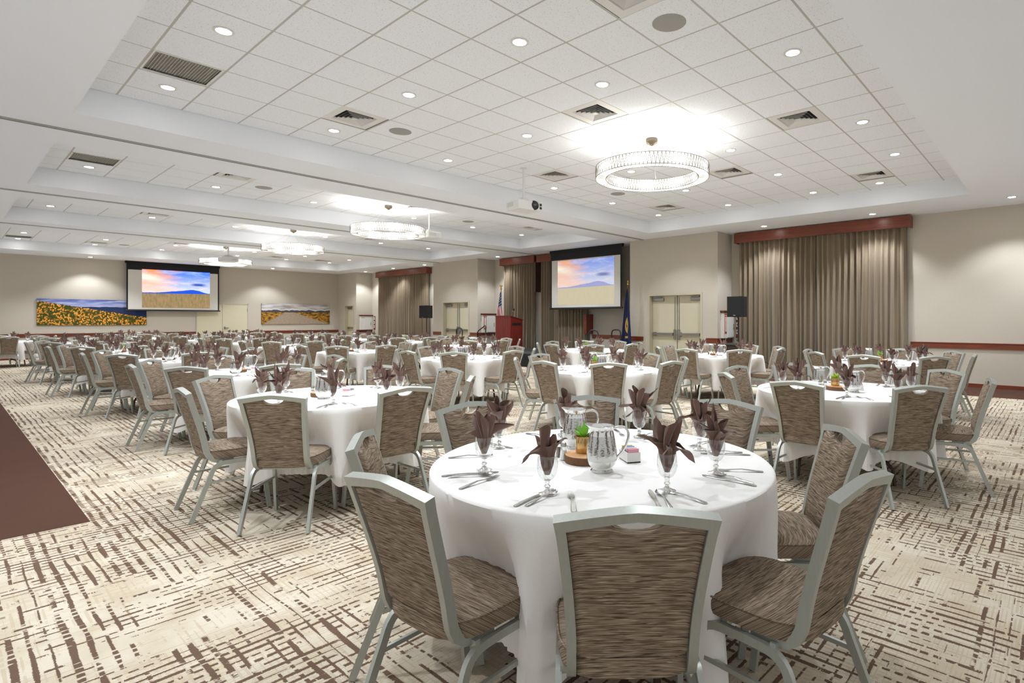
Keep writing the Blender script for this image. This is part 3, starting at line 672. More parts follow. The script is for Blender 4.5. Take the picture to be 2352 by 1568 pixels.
# stage
SX0, SX1, SY0, SY1, SZ = 11.22, 13.3, 9.75, 15.35, .40
st = thing('stage', 'low black stage platform with a pleated skirt in front of the alcove', 'stage', ((SX0 + SX1) / 2, (SY0 + SY1) / 2, 0)); f = lambda p: p - Vector(((SX0 + SX1) / 2, (SY0 + SY1) / 2, 0))
nd = 3
for i in range(nd):
    a = SY0 + (SY1 - SY0) * i / nd; e = SY0 + (SY1 - SY0) * (i + 1) / nd
    bevbox(SX0, SX1, a + .004, e - .004, SZ - .06, SZ, .004).xf(f).obj('deck_panel', 'stage_deck', st)
n = 260; sk = []
for z in (SZ - .03, .01):
    for i in range(n):
        t = i / (n - 1); per = (SX1 - SX0) * 2 + (SY1 - SY0); q = t * per; am = .012 * math.sin(i * 1.9) * (1 if z < .1 else .4)
        if q < SX1 - SX0: sk.append((SX1 - q, SY0 - .012 + am, z))
        elif q < SX1 - SX0 + SY1 - SY0: sk.append((SX0 - .012 + am, SY0 + q - (SX1 - SX0), z))
        else: sk.append((SX0 + q - (SX1 - SX0) - (SY1 - SY0), SY1 + .012 + am, z))
MB().grid(sk, n, 2).xf(f).obj('skirt', 'black_matte', st, 80)
def steps(y, sgn, lab):
    t = thing('stage_steps', lab, 'steps', (12.0, y, 0))
    for k in range(2):
        MB().box(-.45, .45, sgn * .02, sgn * (.30 if k else .58), .12 + .14 * k, .15 + .14 * k).obj('tread', 'stage_deck', t)
    MB().box(-.45, -.42, sgn * .02, sgn * .56, 0, .13).box(.42, .45, sgn * .02, sgn * .56, 0, .13).obj('side_plate', 'black_matte', t)
    for x in (-.50, .50):
        H_ = 1.10; w = .16
        if sgn < 0 or x < 0: pth = [(x, sgn * .1 - w, 0), (x, sgn * .1 - w, H_ - .09), (x, sgn * .1 - w + .03, H_ - .03), (x, sgn * .1 - w + .09, H_), (x, sgn * .1 + w - .09, H_), (x, sgn * .1 + w - .03, H_ - .03), (x, sgn * .1 + w, H_ - .09), (x, sgn * .1 + w, 0)]
        else: pth = [(x, sgn * .1 - w, 0), (x, sgn * .1 - w, H_ + .05), (x, sgn * .1 - w + .04, H_ + .08), (x, sgn * .1 + w + .1, H_ - .12), (x, sgn * .1 + w + .13, H_ - .18), (x, sgn * .1 + w + .13, 0)]
        MB().tube(pth, .02, 10, (1, 0, 0)).obj('handrail', 'black_plastic', t, 50)
steps(SY0 - .06, -1, 'black steps with twin looped handrails at the right end of the stage')
steps(SY1 + .06, 1, 'black steps with handrails at the left end of the stage')
# lectern
lx, ly = 12.03, 13.87
t = thing('lectern', 'reddish wooden lectern with a sloping top standing on the stage', 'lectern', (lx, ly, SZ))
pr_ = [(-.02, 0), (.52, 0), (.52, .98), (-.02, 1.10)]
def side(y0, y1, pts, nm, mat): return MB().poly(pts, y0, y1, lambda a, b, z: (a, z, b)).obj(nm, mat, t)
side(-.36, -.335, [(0, 0), (.52, 0), (.52, .60), (.44, .60), (.44, .62)][:3] + [(.52, .97), (0, 1.09)], 'side_panel', 'lectern_wood')
side(.335, .36, [(0, 0), (.52, 0), (.52, .97), (0, 1.09)], 'side_panel', 'lectern_wood')
MB().box(-.02, 0, -.37, .37, .02, 1.10).obj('front_panel', 'lectern_wood', t)
MB().poly([(-.03, 1.10), (.54, .965), (.54, .985), (-.03, 1.12)], -.38, .38, lambda a, b, z: (a, z, b)).obj('top', 'lectern_wood', t)
MB().box(.03, .50, -.335, .335, .70, .72).obj('shelf', 'lectern_wood', t)
MB().box(.06, .45, -.3655, -.36, .80, .88).obj('hand_slot', 'black_matte', t)
MB().box(-.04, .54, -.385, .385, 0, .05).obj('plinth', 'lectern_wood', t)
mc = thing('microphone', 'black gooseneck microphone on the lectern', 'microphone', (lx + .12, ly - .28, SZ + 1.088))
MB().lathe([(.03, 0), (.03, .012), (.008, .02)], 12, cap0=True).obj('base', 'black_plastic', mc, 40)
MB().tube([(0, 0, .01), (0, 0, .10), (-.01, -.02, .16), (.02, -.05, .20)], .006, 6).obj('gooseneck', 'steel', mc, 60)
MB().lathe([(.001, -.03), (.02, -.03), (.028, .0), (.026, .03), (.012, .05), (.001, .052)], 12).obj('head', 'black_matte', mc, 60).location = (.03, -.06, .215)
# flags
def flag(x, y, z0, hgt, mat, label, w0, drop, eagle, seed):
    t = thing('flag', label, 'flag', (x, y, z0)); r = random.Random(seed)
    MB().lathe([(.14, 0), (.14, .03), (.05, .06), (.02, .09)], 20, cap0=True).obj('base', 'gold', t, 40)
    MB().tube([(0, 0, .05), (0, 0, hgt - .12)], .012, 8).obj('pole', 'pole_wood', t, 50)
    fin = MB().lathe([(.001, hgt - .14), (.03, hgt - .12), (.03, hgt - .10), (.012, hgt - .08), (.022, hgt - .05), (.001, hgt + .02)], 12)
    if eagle: fin.poly([(-.09, .0), (-.05, .05), (0, .03), (.05, .05), (.09, .0), (.03, -.01), (0, -.03), (-.03, -.01)], -.006, .006, lambda a, b, z: (z, a, b + hgt - .02))
    fin.obj('finial', 'gold', t, 50)
    nu, nv = 26, 16; pts = []; uv = []
    for j in range(nv):
        q = j / (nv - 1); z = hgt - .2 - drop * q
        for i in range(nu):
            p = i / (nu - 1); wd = w0 * (.10 + .90 * q ** .75)
            yy = (p - .42) * wd * 1.0; xx = .03 * math.sin(p * 5 * PI + q) * (.4 + .6 * q) - .045
            pts.append((xx, yy, z - .06 * p * (1 - q) * 2)); uv.append((p, q))
    me = MB().grid(pts, nu, nv).mesh('flag_cloth', mat, 80); ul = me.uv_layers.new(name='UVMap')
    for lp in me.loops: ul.data[lp.index].uv = uv[lp.vertex_index]
    mo('cloth', me, t)
m = NT('flag_stripes'); m.set(.6, 0, .3); tc = m.n('ShaderNodeTexCoord'); sp = m.n('ShaderNodeSeparateXYZ'); m.l(tc.outputs['UV'], sp.inputs[0]); u, v = sp.outputs[0], sp.outputs[1]
stripe = m.math('GREATER_THAN', m.math('FRACT', m.math('MULTIPLY', m.math('ADD', u, m.math('MULTIPLY', v, .35)), 6.0)), .5)
vo = m.n('ShaderNodeTexVoronoi'); m.l(m.coord('UV', (9, 14, 1)), vo.inputs['Vector']); vo.inputs['Scale'].default_value = 1; vo.inputs['Randomness'].default_value = .15
blue = m.mix(m.mapr(vo.outputs[0], .22, .28, 1, 0), lin((32, 44, 96)), lin((235, 235, 240)))
m.base(m.mix(m.mapr(v, .37, .38), blue, m.mix(stripe, lin((232, 228, 228)), lin((178, 34, 48)))))
m = NT('flag_blue'); m.set(.6, 0, .3); tc = m.n('ShaderNodeTexCoord'); sp = m.n('ShaderNodeSeparateXYZ'); m.l(tc.outputs['UV'], sp.inputs[0]); u, v = sp.outputs[0], sp.outputs[1]
du = m.math('DIVIDE', m.math('SUBTRACT', u, .42), .2); dv = m.math('DIVIDE', m.math('SUBTRACT', v, .60), .14)
rr = m.math('SQRT', m.math('ADD', m.math('MULTIPLY', du, du), m.math('MULTIPLY', dv, dv)))
ringm = m.math('MULTIPLY', m.mapr(rr, .55, .6), m.mapr(rr, .95, 1.0, 1, 0)); inner = m.math('MULTIPLY', m.mapr(rr, .5, .55, 1, 0), m.mapr(m.noise(m.coord('UV', (14, 14, 1)), 1, 2), .45, .55))
band = m.math('MULTIPLY', m.mapr(m.math('ABSOLUTE', m.math('SUBTRACT', v, .80)), .015, .02, 1, 0), m.mapr(m.math('ABSOLUTE', m.math('SUBTRACT', u, .42)), .16, .18, 1, 0))
m.base(m.mix(m.math('MAXIMUM', ringm, m.math('MAXIMUM', inner, band)), lin((26, 34, 74)), lin((206, 170, 70))))
flag(12.95, 15.05, SZ, 2.18, 'flag_stripes', 'striped red, white and starred blue flag with a gold eagle behind the lectern', .34, 1.35, True, 1)
flag(12.75, 9.36, 0, 2.50, 'flag_blue', 'dark blue flag with a gold emblem right of the stage screen', .36, 1.75, False, 2)
tag(MB().box(6.55, 6.62, YW - .008, YW, .28, .40).obj('wall_outlet', 'outlet_plate'), 'small white wall outlet on the end wall below the chair rail', 'outlet')
# ------------------------------------------------------------------ banquet chair (faces +y, base at the floor below the seat)
def bez(a, b, c, d, n):
    return [tuple((1 - t) ** 3 * a[k] + 3 * (1 - t) ** 2 * t * b[k] + 3 * (1 - t) * t * t * c[k] + t ** 3 * d[k] for k in range(len(a))) for t in [i / n for i in range(n + 1)]]
# side profile of the back, from the top down, bending forward below the seat
BP = bez((-.262, .905), (-.215, .74), (-.165, .60), (-.150, .50), 10) + bez((-.150, .50), (-.142, .435), (-.125, .395), (-.055, .392), 6)[1:] + [(.02, .396)]
BL = [0.0]
for a, b in zip(BP, BP[1:]): BL.append(BL[-1] + math.dist(a, b))
def back_at(s):
    s = max(-.05, min(BL[-1], s))
    for i in range(len(BP) - 1):
        if s <= BL[i + 1] or i == len(BP) - 2:
            f = (s - BL[i]) / (BL[i + 1] - BL[i]); p = [BP[i][k] + (BP[i + 1][k] - BP[i][k]) * f for k in (0, 1)]
            tx, tz = BP[i + 1][0] - BP[i][0], BP[i + 1][1] - BP[i][1]; l = math.hypot(tx, tz)
            return p[0], p[1], -tz / l, tx / l         # point and forward normal
def back_pt(x, s, d):
    y, z, ny, nz = back_at(s); return (x, y + ny * d, z + nz * d)
def half_w(s):                                         # outer half width, waisted
    t = min(1, max(0, s / .47)); return .212 - .034 * math.sin(t * PI / 2) + (.0 if s < .47 else 0)
def crown(x, hw):                                      # s of the top edge
    t = abs(x) / hw; return .026 * t ** 1.25 - .0
nside = [0] + [.075 + (BL[-1] - .075) * i / 15 for i in range(16)]
outer, inner = [], []
T = .026
for s in reversed(nside[1:]): outer.append((-half_w(s), s)); inner.append((-half_w(s) + T, s))
for i in range(13):
    q = -1 + 2 * i / 12; outer.append((half_w(0) * q, crown(half_w(0) * q, half_w(0)))); xi = (half_w(.053) - T) * q; inner.append((xi, crown(half_w(0) * q, half_w(0)) + T * 1.05))
for s in nside[1:]: outer.append((half_w(s), s)); inner.append((half_w(s) - T, s))
outer = [p for p in outer if not (p[1] < .04 and abs(p[1] - crown(p[0], .212)) > .012 and abs(p[0]) > .2 and p[1] > .028)] if False else outer
mb = MB(); n = len(outer); pts = []
for d in (-.017, .017):
    pts += [back_pt(x, s, d) for x, s in outer] + [back_pt(x, s, d) for x, s in inner]
fs = []
for i in range(n - 1):
    fs += [(i, i + 1, n + i + 1, n + i), (2 * n + i, 3 * n + i, 3 * n + i + 1, 2 * n + i + 1), (i, 2 * n + i, 2 * n + i + 1, i + 1), (n + i, n + i + 1, 3 * n + i + 1, 3 * n + i)]
fs += [(0, n, 3 * n, 2 * n), (n - 1, 3 * n - 1, 4 * n - 1, 2 * n - 1)]
mb.add(pts, fs); ME_FRAME = mb.mesh('back_frame', 'chair_metal', 35)
# padded back with the half-moon hand hole
nu, nv = 21, 12; S1 = .462; fp, bp = [], []
for j in range(nv):
    q = j / (nv - 1)
    for i in range(nu):
        p = -1 + 2 * i / (nu - 1)
        x_t = p * (half_w(.05) - T - .001)
        top = crown(x_t, .212) + T * 1.1
        sc = max(0.0, 1 - (x_t / .064) ** 2); top += .042 * math.sqrt(sc)
        bot = S1 - .022 * abs(p) ** 3
        s = top + (bot - top) * q; x = p * (half_w(s) - T - .001)
        e = min(1, (1 - abs(p)) * 7) * min(1, q * 8 + .15) * min(1, (1 - q) * 7 + .1); e = math.sqrt(max(0, e))
        fp.append(back_pt(x, s, .008 + .020 * e)); bp.append(back_pt(x, s, -.006 - .010 * e))
mb = MB().grid(fp, nu, nv); mb.grid(bp, nu, nv); N = nu * nv
ring = [i for i in range(nu)] + [j * nu + nu - 1 for j in range(1, nv)] + [(nv - 1) * nu + i for i in range(nu - 2, -1, -1)] + [j * nu for j in range(nv - 2, 0, -1)]
for a, b in zip(ring, ring[1:] + ring[:1]): mb.f.append((a, b, N + b, N + a))
ME_BACK = mb.mesh('backrest', 'chair_fabric', 50)
# seat cushion
def seat_out(a, k=1.0):
    c_, s_ = math.cos(a), math.sin(a); ex = 3.6
    r = (abs(c_) ** ex + abs(s_) ** ex) ** (-1 / ex); x, y = r * c_, r * s_
    return x * (.207 + .010 * y) * k, y * .205 * k + .045
mb = MB(); na = 36
prof = [(.90, .402), (.985, .410), (1.0, .425), (1.0, .452), (.985, .464), (.975, .4645), (.93, .474), (.75, .482), (.4, .487), (.05, .488)]
pts = []
for k, z in prof:
    for i in range(na):
        x, y = seat_out(2 * PI * i / na, k); pts.append((x, y, z))
mb.grid(pts, na, len(prof), True); mb.f.append(tuple(reversed(range(na)))); mb.f.append(tuple(len(pts) - na + i for i in range(na)))
ME_SEAT = mb.mesh('seat', 'chair_fabric', 50)
ME_PIPE = MB().tube([(*seat_out(2 * PI * i / 48, .992), .4655) for i in range(49)], .0035, 5, (0, 0, 1), False).mesh('piping', 'chair_fabric', 80)
def leg_me(sx, front):
    if front: path = [(sx * .200, .03, .380), (sx * .200, .115, .378)] + bez((sx * .200, .115, .378), (sx * .200, .175, .376), (sx * .201, .195, .345), (sx * .203, .202, .300), 6)[1:] + [(sx * .210, .240, .004)]
    else: path = [(sx * .200, .03, .380), (sx * .200, -.04, .378)] + bez((sx * .200, -.04, .378), (sx * .200, -.095, .374), (sx * .201, -.115, .345), (sx * .203, -.128, .300), 6)[1:] + [(sx * .213, -.245, .004)]
    return MB().rect(path, .019, .028).mesh('leg', 'chair_metal', 40)
LEGS = [leg_me(sx, fr_) for sx in (-1, 1) for fr_ in (True, False)]
def str_me(sx): return MB().rect([(sx * .205, -.146, .255), (sx * .205, .208, .255)], .012, .016).mesh('stretcher', 'chair_metal')
STR = [str_me(-1), str_me(1)]
ME_BAR = MB().box(-.196, .196, -.075, -.055, .378, .398).box(-.19, .19, .10, .12, .378, .400).mesh('crossbar', 'chair_metal')
ME_GLIDE = [MB().box(sx * .206 - (.010 if sx > 0 else -.002), sx * .206 + (-.002 + .0 if sx > 0 else .010), .222 - .004, .222 + .008, .10, .113).mesh('bumper', 'black_rubber') for sx in (-1, 1)]
def make_chair():
    t = thing('banquet_chair', '', 'chair', group='taupe banquet chairs around the tables')
    st_ = mo('seat', ME_SEAT, t); mo('piping', ME_PIPE, st_); mo('backrest', ME_BACK, t); mo('back_frame', ME_FRAME, t)
    for l in LEGS: mo('leg', l, t)
    for l in STR: mo('stretcher', l, t)
    mo('crossbar', ME_BAR, t)
    for g in ME_GLIDE: mo('bumper', g, t)
    return t
CH_TOP = -.262
# ------------------------------------------------------------------ table, cloth, settings
ZT = .745
tb = MB().lathe([(.001, .735), (.738, .735), (.742, .73), (.742, .715), (.738, .712), (.001, .712)], 48).mesh('tabletop', 'table_board', 40)
def tleg(a):
    c_, s_ = math.cos(a), math.sin(a); px, py = -s_, c_
    P = lambda r, w, z: (r * c_ + w * px, r * s_ + w * py, z)
    pth = [P(.40, .0, .70), P(.36, .10, .45)] + [P(.36, .16, .30)] + [P(.37, .22, .22), P(.38, .29, .19), P(.39, .33, .14), P(.40, .34, .012)]
    return MB().tube(pth, .014, 8).mesh('leg', 'table_leg', 50)
TL = [tleg(a) for a in (R(22), R(112), R(202), R(292))]
def cloth_mesh(seed, extra=0.0):
    r = random.Random(seed); NA = 288; RT = .752
    am = [r.uniform(.75, 1.2) for _ in range(8)]; of = [r.uniform(-3.5, 3.5) for _ in range(8)]; wd = [r.uniform(.8, 1.25) for _ in range(8)]; hz = [r.uniform(-.03, .03) for _ in range(8)]
    lean = [r.uniform(-.5, .5) for _ in range(8)]
    pts = [] ; rings = [(.05, 0), (.3, 0), (.6, 0), (.735, 0), (.746, -.0015), (.7515, -.007)]
    for rr, dz in rings:
        for i in range(NA): a = 2 * PI * i / NA; pts.append((rr * math.cos(a), rr * math.sin(a), ZT + dz))
    NT_ = 14
    for j in range(1, NT_ + 1):
        t = j / NT_
        for i in range(NA):
            a = 2 * PI * i / NA; deg = math.degrees(a)
            f = 0; hem = 0; side_ = 0
            for k in range(8):
                dd = (deg - (22.5 + 45 * k + of[k]) + 180) % 360 - 180; dd -= lean[k] * 6 * t
                g = math.exp(-(dd / (8.5 * wd[k] * (1.15 - .25 * t))) ** 2); f += am[k] * g; hem += hz[k] * g
                side_ += .10 * math.sin(dd * .55 + k) * math.exp(-(dd / 16) ** 2)
            base_drop = .48 + extra + .075 * min(1, f) + hem
            z = ZT - .007 - base_drop * t
            tin = t * t * (3 - 2 * t) if t < 1 else 1
            tin = min(1, t * 1.75); tin = tin * tin * (3 - 2 * tin)
            rr = RT + .055 * f * t ** .8 - (.125 * tin) * (1 - min(1, f)) + .045 * side_ * t
            rr += (.010 * math.sin(deg * .62 + seed) + .006 * math.sin(deg * 1.9 + seed * 2)) * t
            pts.append((rr * math.cos(a), rr * math.sin(a), z))
    mb = MB().grid(pts, NA, len(rings) + NT_, True); mb.f.append(tuple(reversed(range(NA))))
    return mb.mesh('tablecloth', 'tablecloth', 50)
CLOTH = [cloth_mesh(s) for s in (1, 2, 3, 4)]; CLOTH_FRONT = cloth_mesh(9, .06)
# goblet
bowl = [(.012, .050), (.024, .058), (.034, .075), (.038, .095), (.0385, .112), (.0365, .130), (.0345, .142)]
ME_BOWL = MB().lathe(bowl, 24).mesh('bowl', 'goblet_glass', 60)
ME_STEM = MB().lathe([(.001, .052), (.012, .051), (.010, .044), (.0085, .036), (.0125, .030), (.009, .024), (.011, .014), (.024, .007), (.033, .004), (.0335, .001), (.001, .0005)], 20).mesh('stem', 'solid_glass', 60)
# napkins: a square cloth pinched in the glass, its corners fanning out above the rim
def napkin_mesh(seed):
    r = random.Random(seed); mb = MB()
    for layer in range(2):
        n = 64; nv = 12; ph = r.uniform(0, 2 * PI); pts = []; nc = r.choice((3, 4)) if layer else r.choice((4, 4, 5))
        flare = [r.uniform(.002, .040) if layer else r.uniform(.018, .090) for _ in range(nc)]
        high = [r.uniform(.030, .105) if layer else r.uniform(.0, .085) for _ in range(nc)]
        base_h = (.038, .056)[layer]; pk = r.choice((3, 4)); pp = r.uniform(0, 6)
        twist = r.uniform(-.9, .9); dr = [r.uniform(-.02, .075) if not layer else r.uniform(-.01, .03) for _ in range(nc)]
        for j in range(nv):
            t = j / (nv - 1); s_ = max(0, (t - .33) / .67)
            for i in range(n):
                a = 2 * PI * i / n; q = a / (2 * PI / nc); k = int(q) % nc; f = q - int(q)      # corner k sits at f = .5
                k2 = (k + 1) % nc if f > .5 else (k - 1) % nc; b = abs(f - .5); mixk = lambda L: L[k] * (1 - b) + L[k2] * b
                sharp = (.5 + .5 * math.cos(2 * PI * (f - .5))) ** .8
                hgt = base_h + mixk(high) * sharp; fl = .004 + mixk(flare) * sharp
                if t < .33: z = .072 + (.144 - .072) * (t / .33); rad = (.010, .006)[layer] + (.0205 - .005 * layer) * math.sin(t / .33 * PI / 2)
                else: z = .144 + hgt * s_ - mixk(dr) * sharp * s_ ** 2.5; rad = .0300 - .008 * layer + fl * s_ ** 1.4 + .010 * math.sin(s_ * PI) * sharp
                valley = 1 - (.42 + .25 * layer) * (1 - sharp) * min(1, t * 2.2)              # cloth drawn in between the corners
                rad *= valley * (1 + (.10 * math.sin(2 * pk * a + pp) + .05 * math.sin(5 * pk * a + pp * 2)) * min(1, t * 2.5))
                ang = a + ph + twist * s_ + .30 * math.sin(nc * a + pp) * s_ + .15 * math.sin(a + pp * 3) * s_
                pts.append((rad * math.cos(ang), rad * math.sin(ang), z))
        mb.grid(pts, n, nv, True)
        if layer == 0: mb.f.append(tuple(reversed(range(len(mb.v) - n * nv, len(mb.v) - n * nv + n))))
    return mb.mesh('napkin', 'napkin_cloth', 60)
NAPS = [napkin_mesh(s) for s in range(11, 23)]
# cutlery lying along y, tip at +y
def strip(mb, st_, th=.0022):
    pts = []
    for y, w, z in st_: pts += [(-w, y, z), (w, y, z), (w * .8, y, z + th), (-w * .8, y, z + th)]
    o = len(mb.v); mb.grid(pts, 4, len(st_), True); mb.f.append((o + 3, o + 2, o + 1, o)); k = len(mb.v) - 4; mb.f.append((k, k + 1, k + 2, k + 3)); return mb
fk = strip(MB(), [(-.10, .006, .001), (-.095, .010, .001), (-.05, .0075, .005), (-.01, .004, .009), (.03, .004, .006), (.045, .011, .004), (.058, .0125, .003)])
for i in range(4):
    x = -.0098 + .00653 * i; q = MB(); strip(q, [(.056, .0021, .003), (.08, .002, .003), (.102, .0012, .007)], .0018); q.xf(lambda p: p + Vector((x, 0, 0))); fk.add(q.v, q.f)
ME_FORK = fk.mesh('fork', 'steel', 40)
kn = strip(MB(), [(-.115, .006, .001), (-.11, .0095, .001), (-.06, .0075, .004), (-.01, .0055, .004), (0, .007, .003), (.03, .010, .001), (.08, .010, .001), (.105, .007, .001), (.115, .002, .001)]); ME_KNIFE = kn.mesh('knife', 'steel', 40)
spn = strip(MB(), [(-.09, .006, .001), (-.085, .009, .001), (-.04, .006, .004), (0, .0035, .009), (.035, .004, .006)]); pts = []
for j in range(7):
    t = j / 6; y = .032 + .058 * t; w = .018 * math.sin(PI * (.08 + .88 * t)) ** .7
    for i in range(7): p = -1 + 2 * i / 6; pts.append((w * p, y, .0015 + .007 * (p * p) + .004 * (2 * t - 1) ** 2))
spn.grid(pts, 7, 7); ME_SPOON = spn.mesh('spoon', 'steel', 60)
# pitcher
pb = [(.001, 0), (.046, 0), (.048, .005), (.041, .012), (.044, .018), (.056, .030), (.0625, .048)]
ME_PITB = MB().lathe(pb, 32).mesh('base', 'silver_plain', 50)
ME_PIT = MB().lathe([(.0625, .048), (.0645, .062), (.0635, .085), (.060, .11), (.0555, .135), (.0525, .152)], 32).mesh('body', 'silver_hammered', 60)
nk = []; n = 28
for z, rr, sp_ in ((.152, .0525, 0), (.168, .049, .1), (.180, .0485, .5), (.190, .053, 1.0), (.191, .051, 1.0), (.180, .046, .4), (.165, .046, 0)):
    for i in range(n):
        a = 2 * PI * i / n; q = rr + .020 * sp_ * max(0, math.cos(a)) ** 6; nk.append((q * math.cos(a), q * math.sin(a), z + .008 * sp_ * max(0, math.cos(a)) ** 4))
ME_NECK = MB().grid(nk, n, 7, True).mesh('neck', 'silver_plain', 60)
ME_HAND = MB().tube(bez((-.050, 0, .180), (-.135, 0, .215), (-.125, 0, .11), (-.062, 0, .058), 14), .0055, 8, (0, 1, 0)).mesh('handle', 'silver_plain', 60)
ME_SLICE = MB().lathe([(.088, .004), (.090, .002), (.091, .032), (.088, .034)], 26, sx=1.0, sy=.93).mesh('bark_ring', 'bark', 30)
ME_FACE = MB().lathe([(.001, .034), (.0885, .034)], 26, sy=.93).lathe([(.0885, .003), (.001, .003)], 26, sy=.93).mesh('cut_face', 'slice_wood')
ME_VOT = MB().lathe([(.001, .001), (.034, .001), (.037, .01), (.036, .07), (.034, .075), (.033, .07), (.033, .06), (.001, .06)], 18).mesh('pot', 'votive', 40)
def plant(seed, mat, nl, L, spread):
    r = random.Random(seed); mb = MB()
    for k in range(nl):
        az = 2 * PI * k / nl * 2.4 + r.uniform(-.2, .2); up = r.uniform(.3, 1) ; pts = []
        for j in range(5):
            t = j / 4; w = .010 * math.sin(PI * (.15 + .8 * t)); rad = spread * t * (1.2 - up * .7); z = .058 + L * t * (.45 + .55 * up) - .02 * t * t * (1 - up)
            for p in (-1, 0, 1): pts.append((math.cos(az) * rad - math.sin(az) * w * p, math.sin(az) * rad + math.cos(az) * w * p, z + .004 * abs(p)))
        mb.grid(pts, 3, 5)
    return mb.mesh('leaves', mat, 70)
ME_PLANT = [plant(1, 'leaf_green', 16, .08, .05), plant(2, 'leaf_green', 12, .06, .06)]; ME_FLOW = plant(3, 'flower_yellow', 12, .055, .035)
ME_SHK = MB().lathe([(.001, 0), (.019, 0), (.02, .004), (.014, .05), (.013, .062)], 12).mesh('glass_body', 'goblet_glass', 50)
ME_SHT = MB().lathe([(.0145, .060), (.0145, .068), (.010, .078), (.001, .080)], 12).mesh('cap', 'steel', 40)
ME_FILL = {k: MB().lathe([(.001, .003), (.017, .003), (.0135, .042), (.001, .042)], 10).mesh('contents', k) for k in ('salt', 'pepper')}
sb = MB(); sb.box(-.05, .05, -.032, .032, 0, .004); [sb.box(*q) for q in ((-.05, .05, -.032, -.028, 0, .045), (-.05, .05, .028, .032, 0, .045), (-.05, -.046, -.028, .028, 0, .045), (.046, .05, -.028, .028, 0, .045))]
ME_CAD = sb.mesh('box', 'sugar_box')
ME_PKT = {k: MB().box(-.0018, .0018, -.024, .024, .004, .062).mesh('packet', k) for k in ('packet_pink', 'packet_blue', 'packet_yellow', 'sugar_box')}
# ------------------------------------------------------------------ lay the room
TABLES = [  # column, row, x, y
    (0, 0, 1.96, 1.59), (0, 1, 2.16, 4.64), (0, 2, 2.45, 7.55), (0, 3, 2.47, 10.75), (0, 4, 2.42, 14.0), (0, 5, 2.35, 17.2), (0, 6, 2.75, 20.6), (0, 7, 1.28, 23.85),
    (1, 0, 5.37, 1.51), (1, 1, 5.58, 4.53), (1, 2, 5.80, 7.62), (1, 3, 5.52, 10.80), (1, 4, 5.57, 14.0), (1, 5, 5.55, 17.1), (1, 6, 5.40, 20.5), (1, 7, 4.60, 24.7),
    (2, 0, 9.31, 2.03), (2, 1, 9.16, 4.68), (2, 2, 9.02, 7.65), (2, 3, 8.75, 11.2), (2, 4, 8.88, 14.4), (2, 5, 8.95, 17.6), (2, 6, 9.0, 21.1), (2, 7, 7.95, 24.6)]
COLN = ['left', 'middle', 'right']
SPEC = {(0, 0): [(-178, 1.09), (-136, 1.13), (-97, 1.15), (-54, 1.08), (-4, 1.13), (44, .98), (88, 1.03), (141, 1.04)],
        (0, 1): [(178, 1.06), (-133, 1.12), (-90, 1.11), (-46, 1.15), (-1, 1.16), (40, 1.18), (85, 1.14), (126, 1.08)],
        (1, 0): [(177, 1.05), (-135, 1.04), (-80, 1.10), (-36, 1.16), (2, 1.10), (45, 1.1), (88, 1.08), (134, 1.1)],
        (1, 1): [(179, 1.02), (-136, 1.02), (-93, 1.12), (-46, 1.1), (0, 1.1), (45, 1.08), (92, 1.1), (135, 1.1)]}
POSN = ['nearest the camera', 'on the near right side', 'on the right side', 'on the far right side', 'farthest from the camera', 'on the far left side', 'on the left side', 'on the near left side']
POSS = ['near', 'near right', 'right', 'far right', 'far', 'far left', 'left', 'near left']
first = {}
def inst(key, maker, loc, rz, label):
    if key not in first:
        o = maker(); o.location = loc; o.rotation_euler = (0, 0, rz); o['label'] = label; first[key] = o; return o
    return dup(first[key], loc, rz, label)
def mk(name, cat, group, parts):
    def f():
        t = thing(name, '', cat, group=group)
        for nm, me in parts: mo(nm, me, t)
        return t
    return f
def single(name, me, loc, rz, label, cat, group): return tag(mo(name, me, None, loc, (0, 0, rz)), label, cat, group)
PKORD = ['packet_pink', 'packet_pink', 'sugar_box', 'packet_blue', 'packet_blue', 'sugar_box', 'packet_yellow']
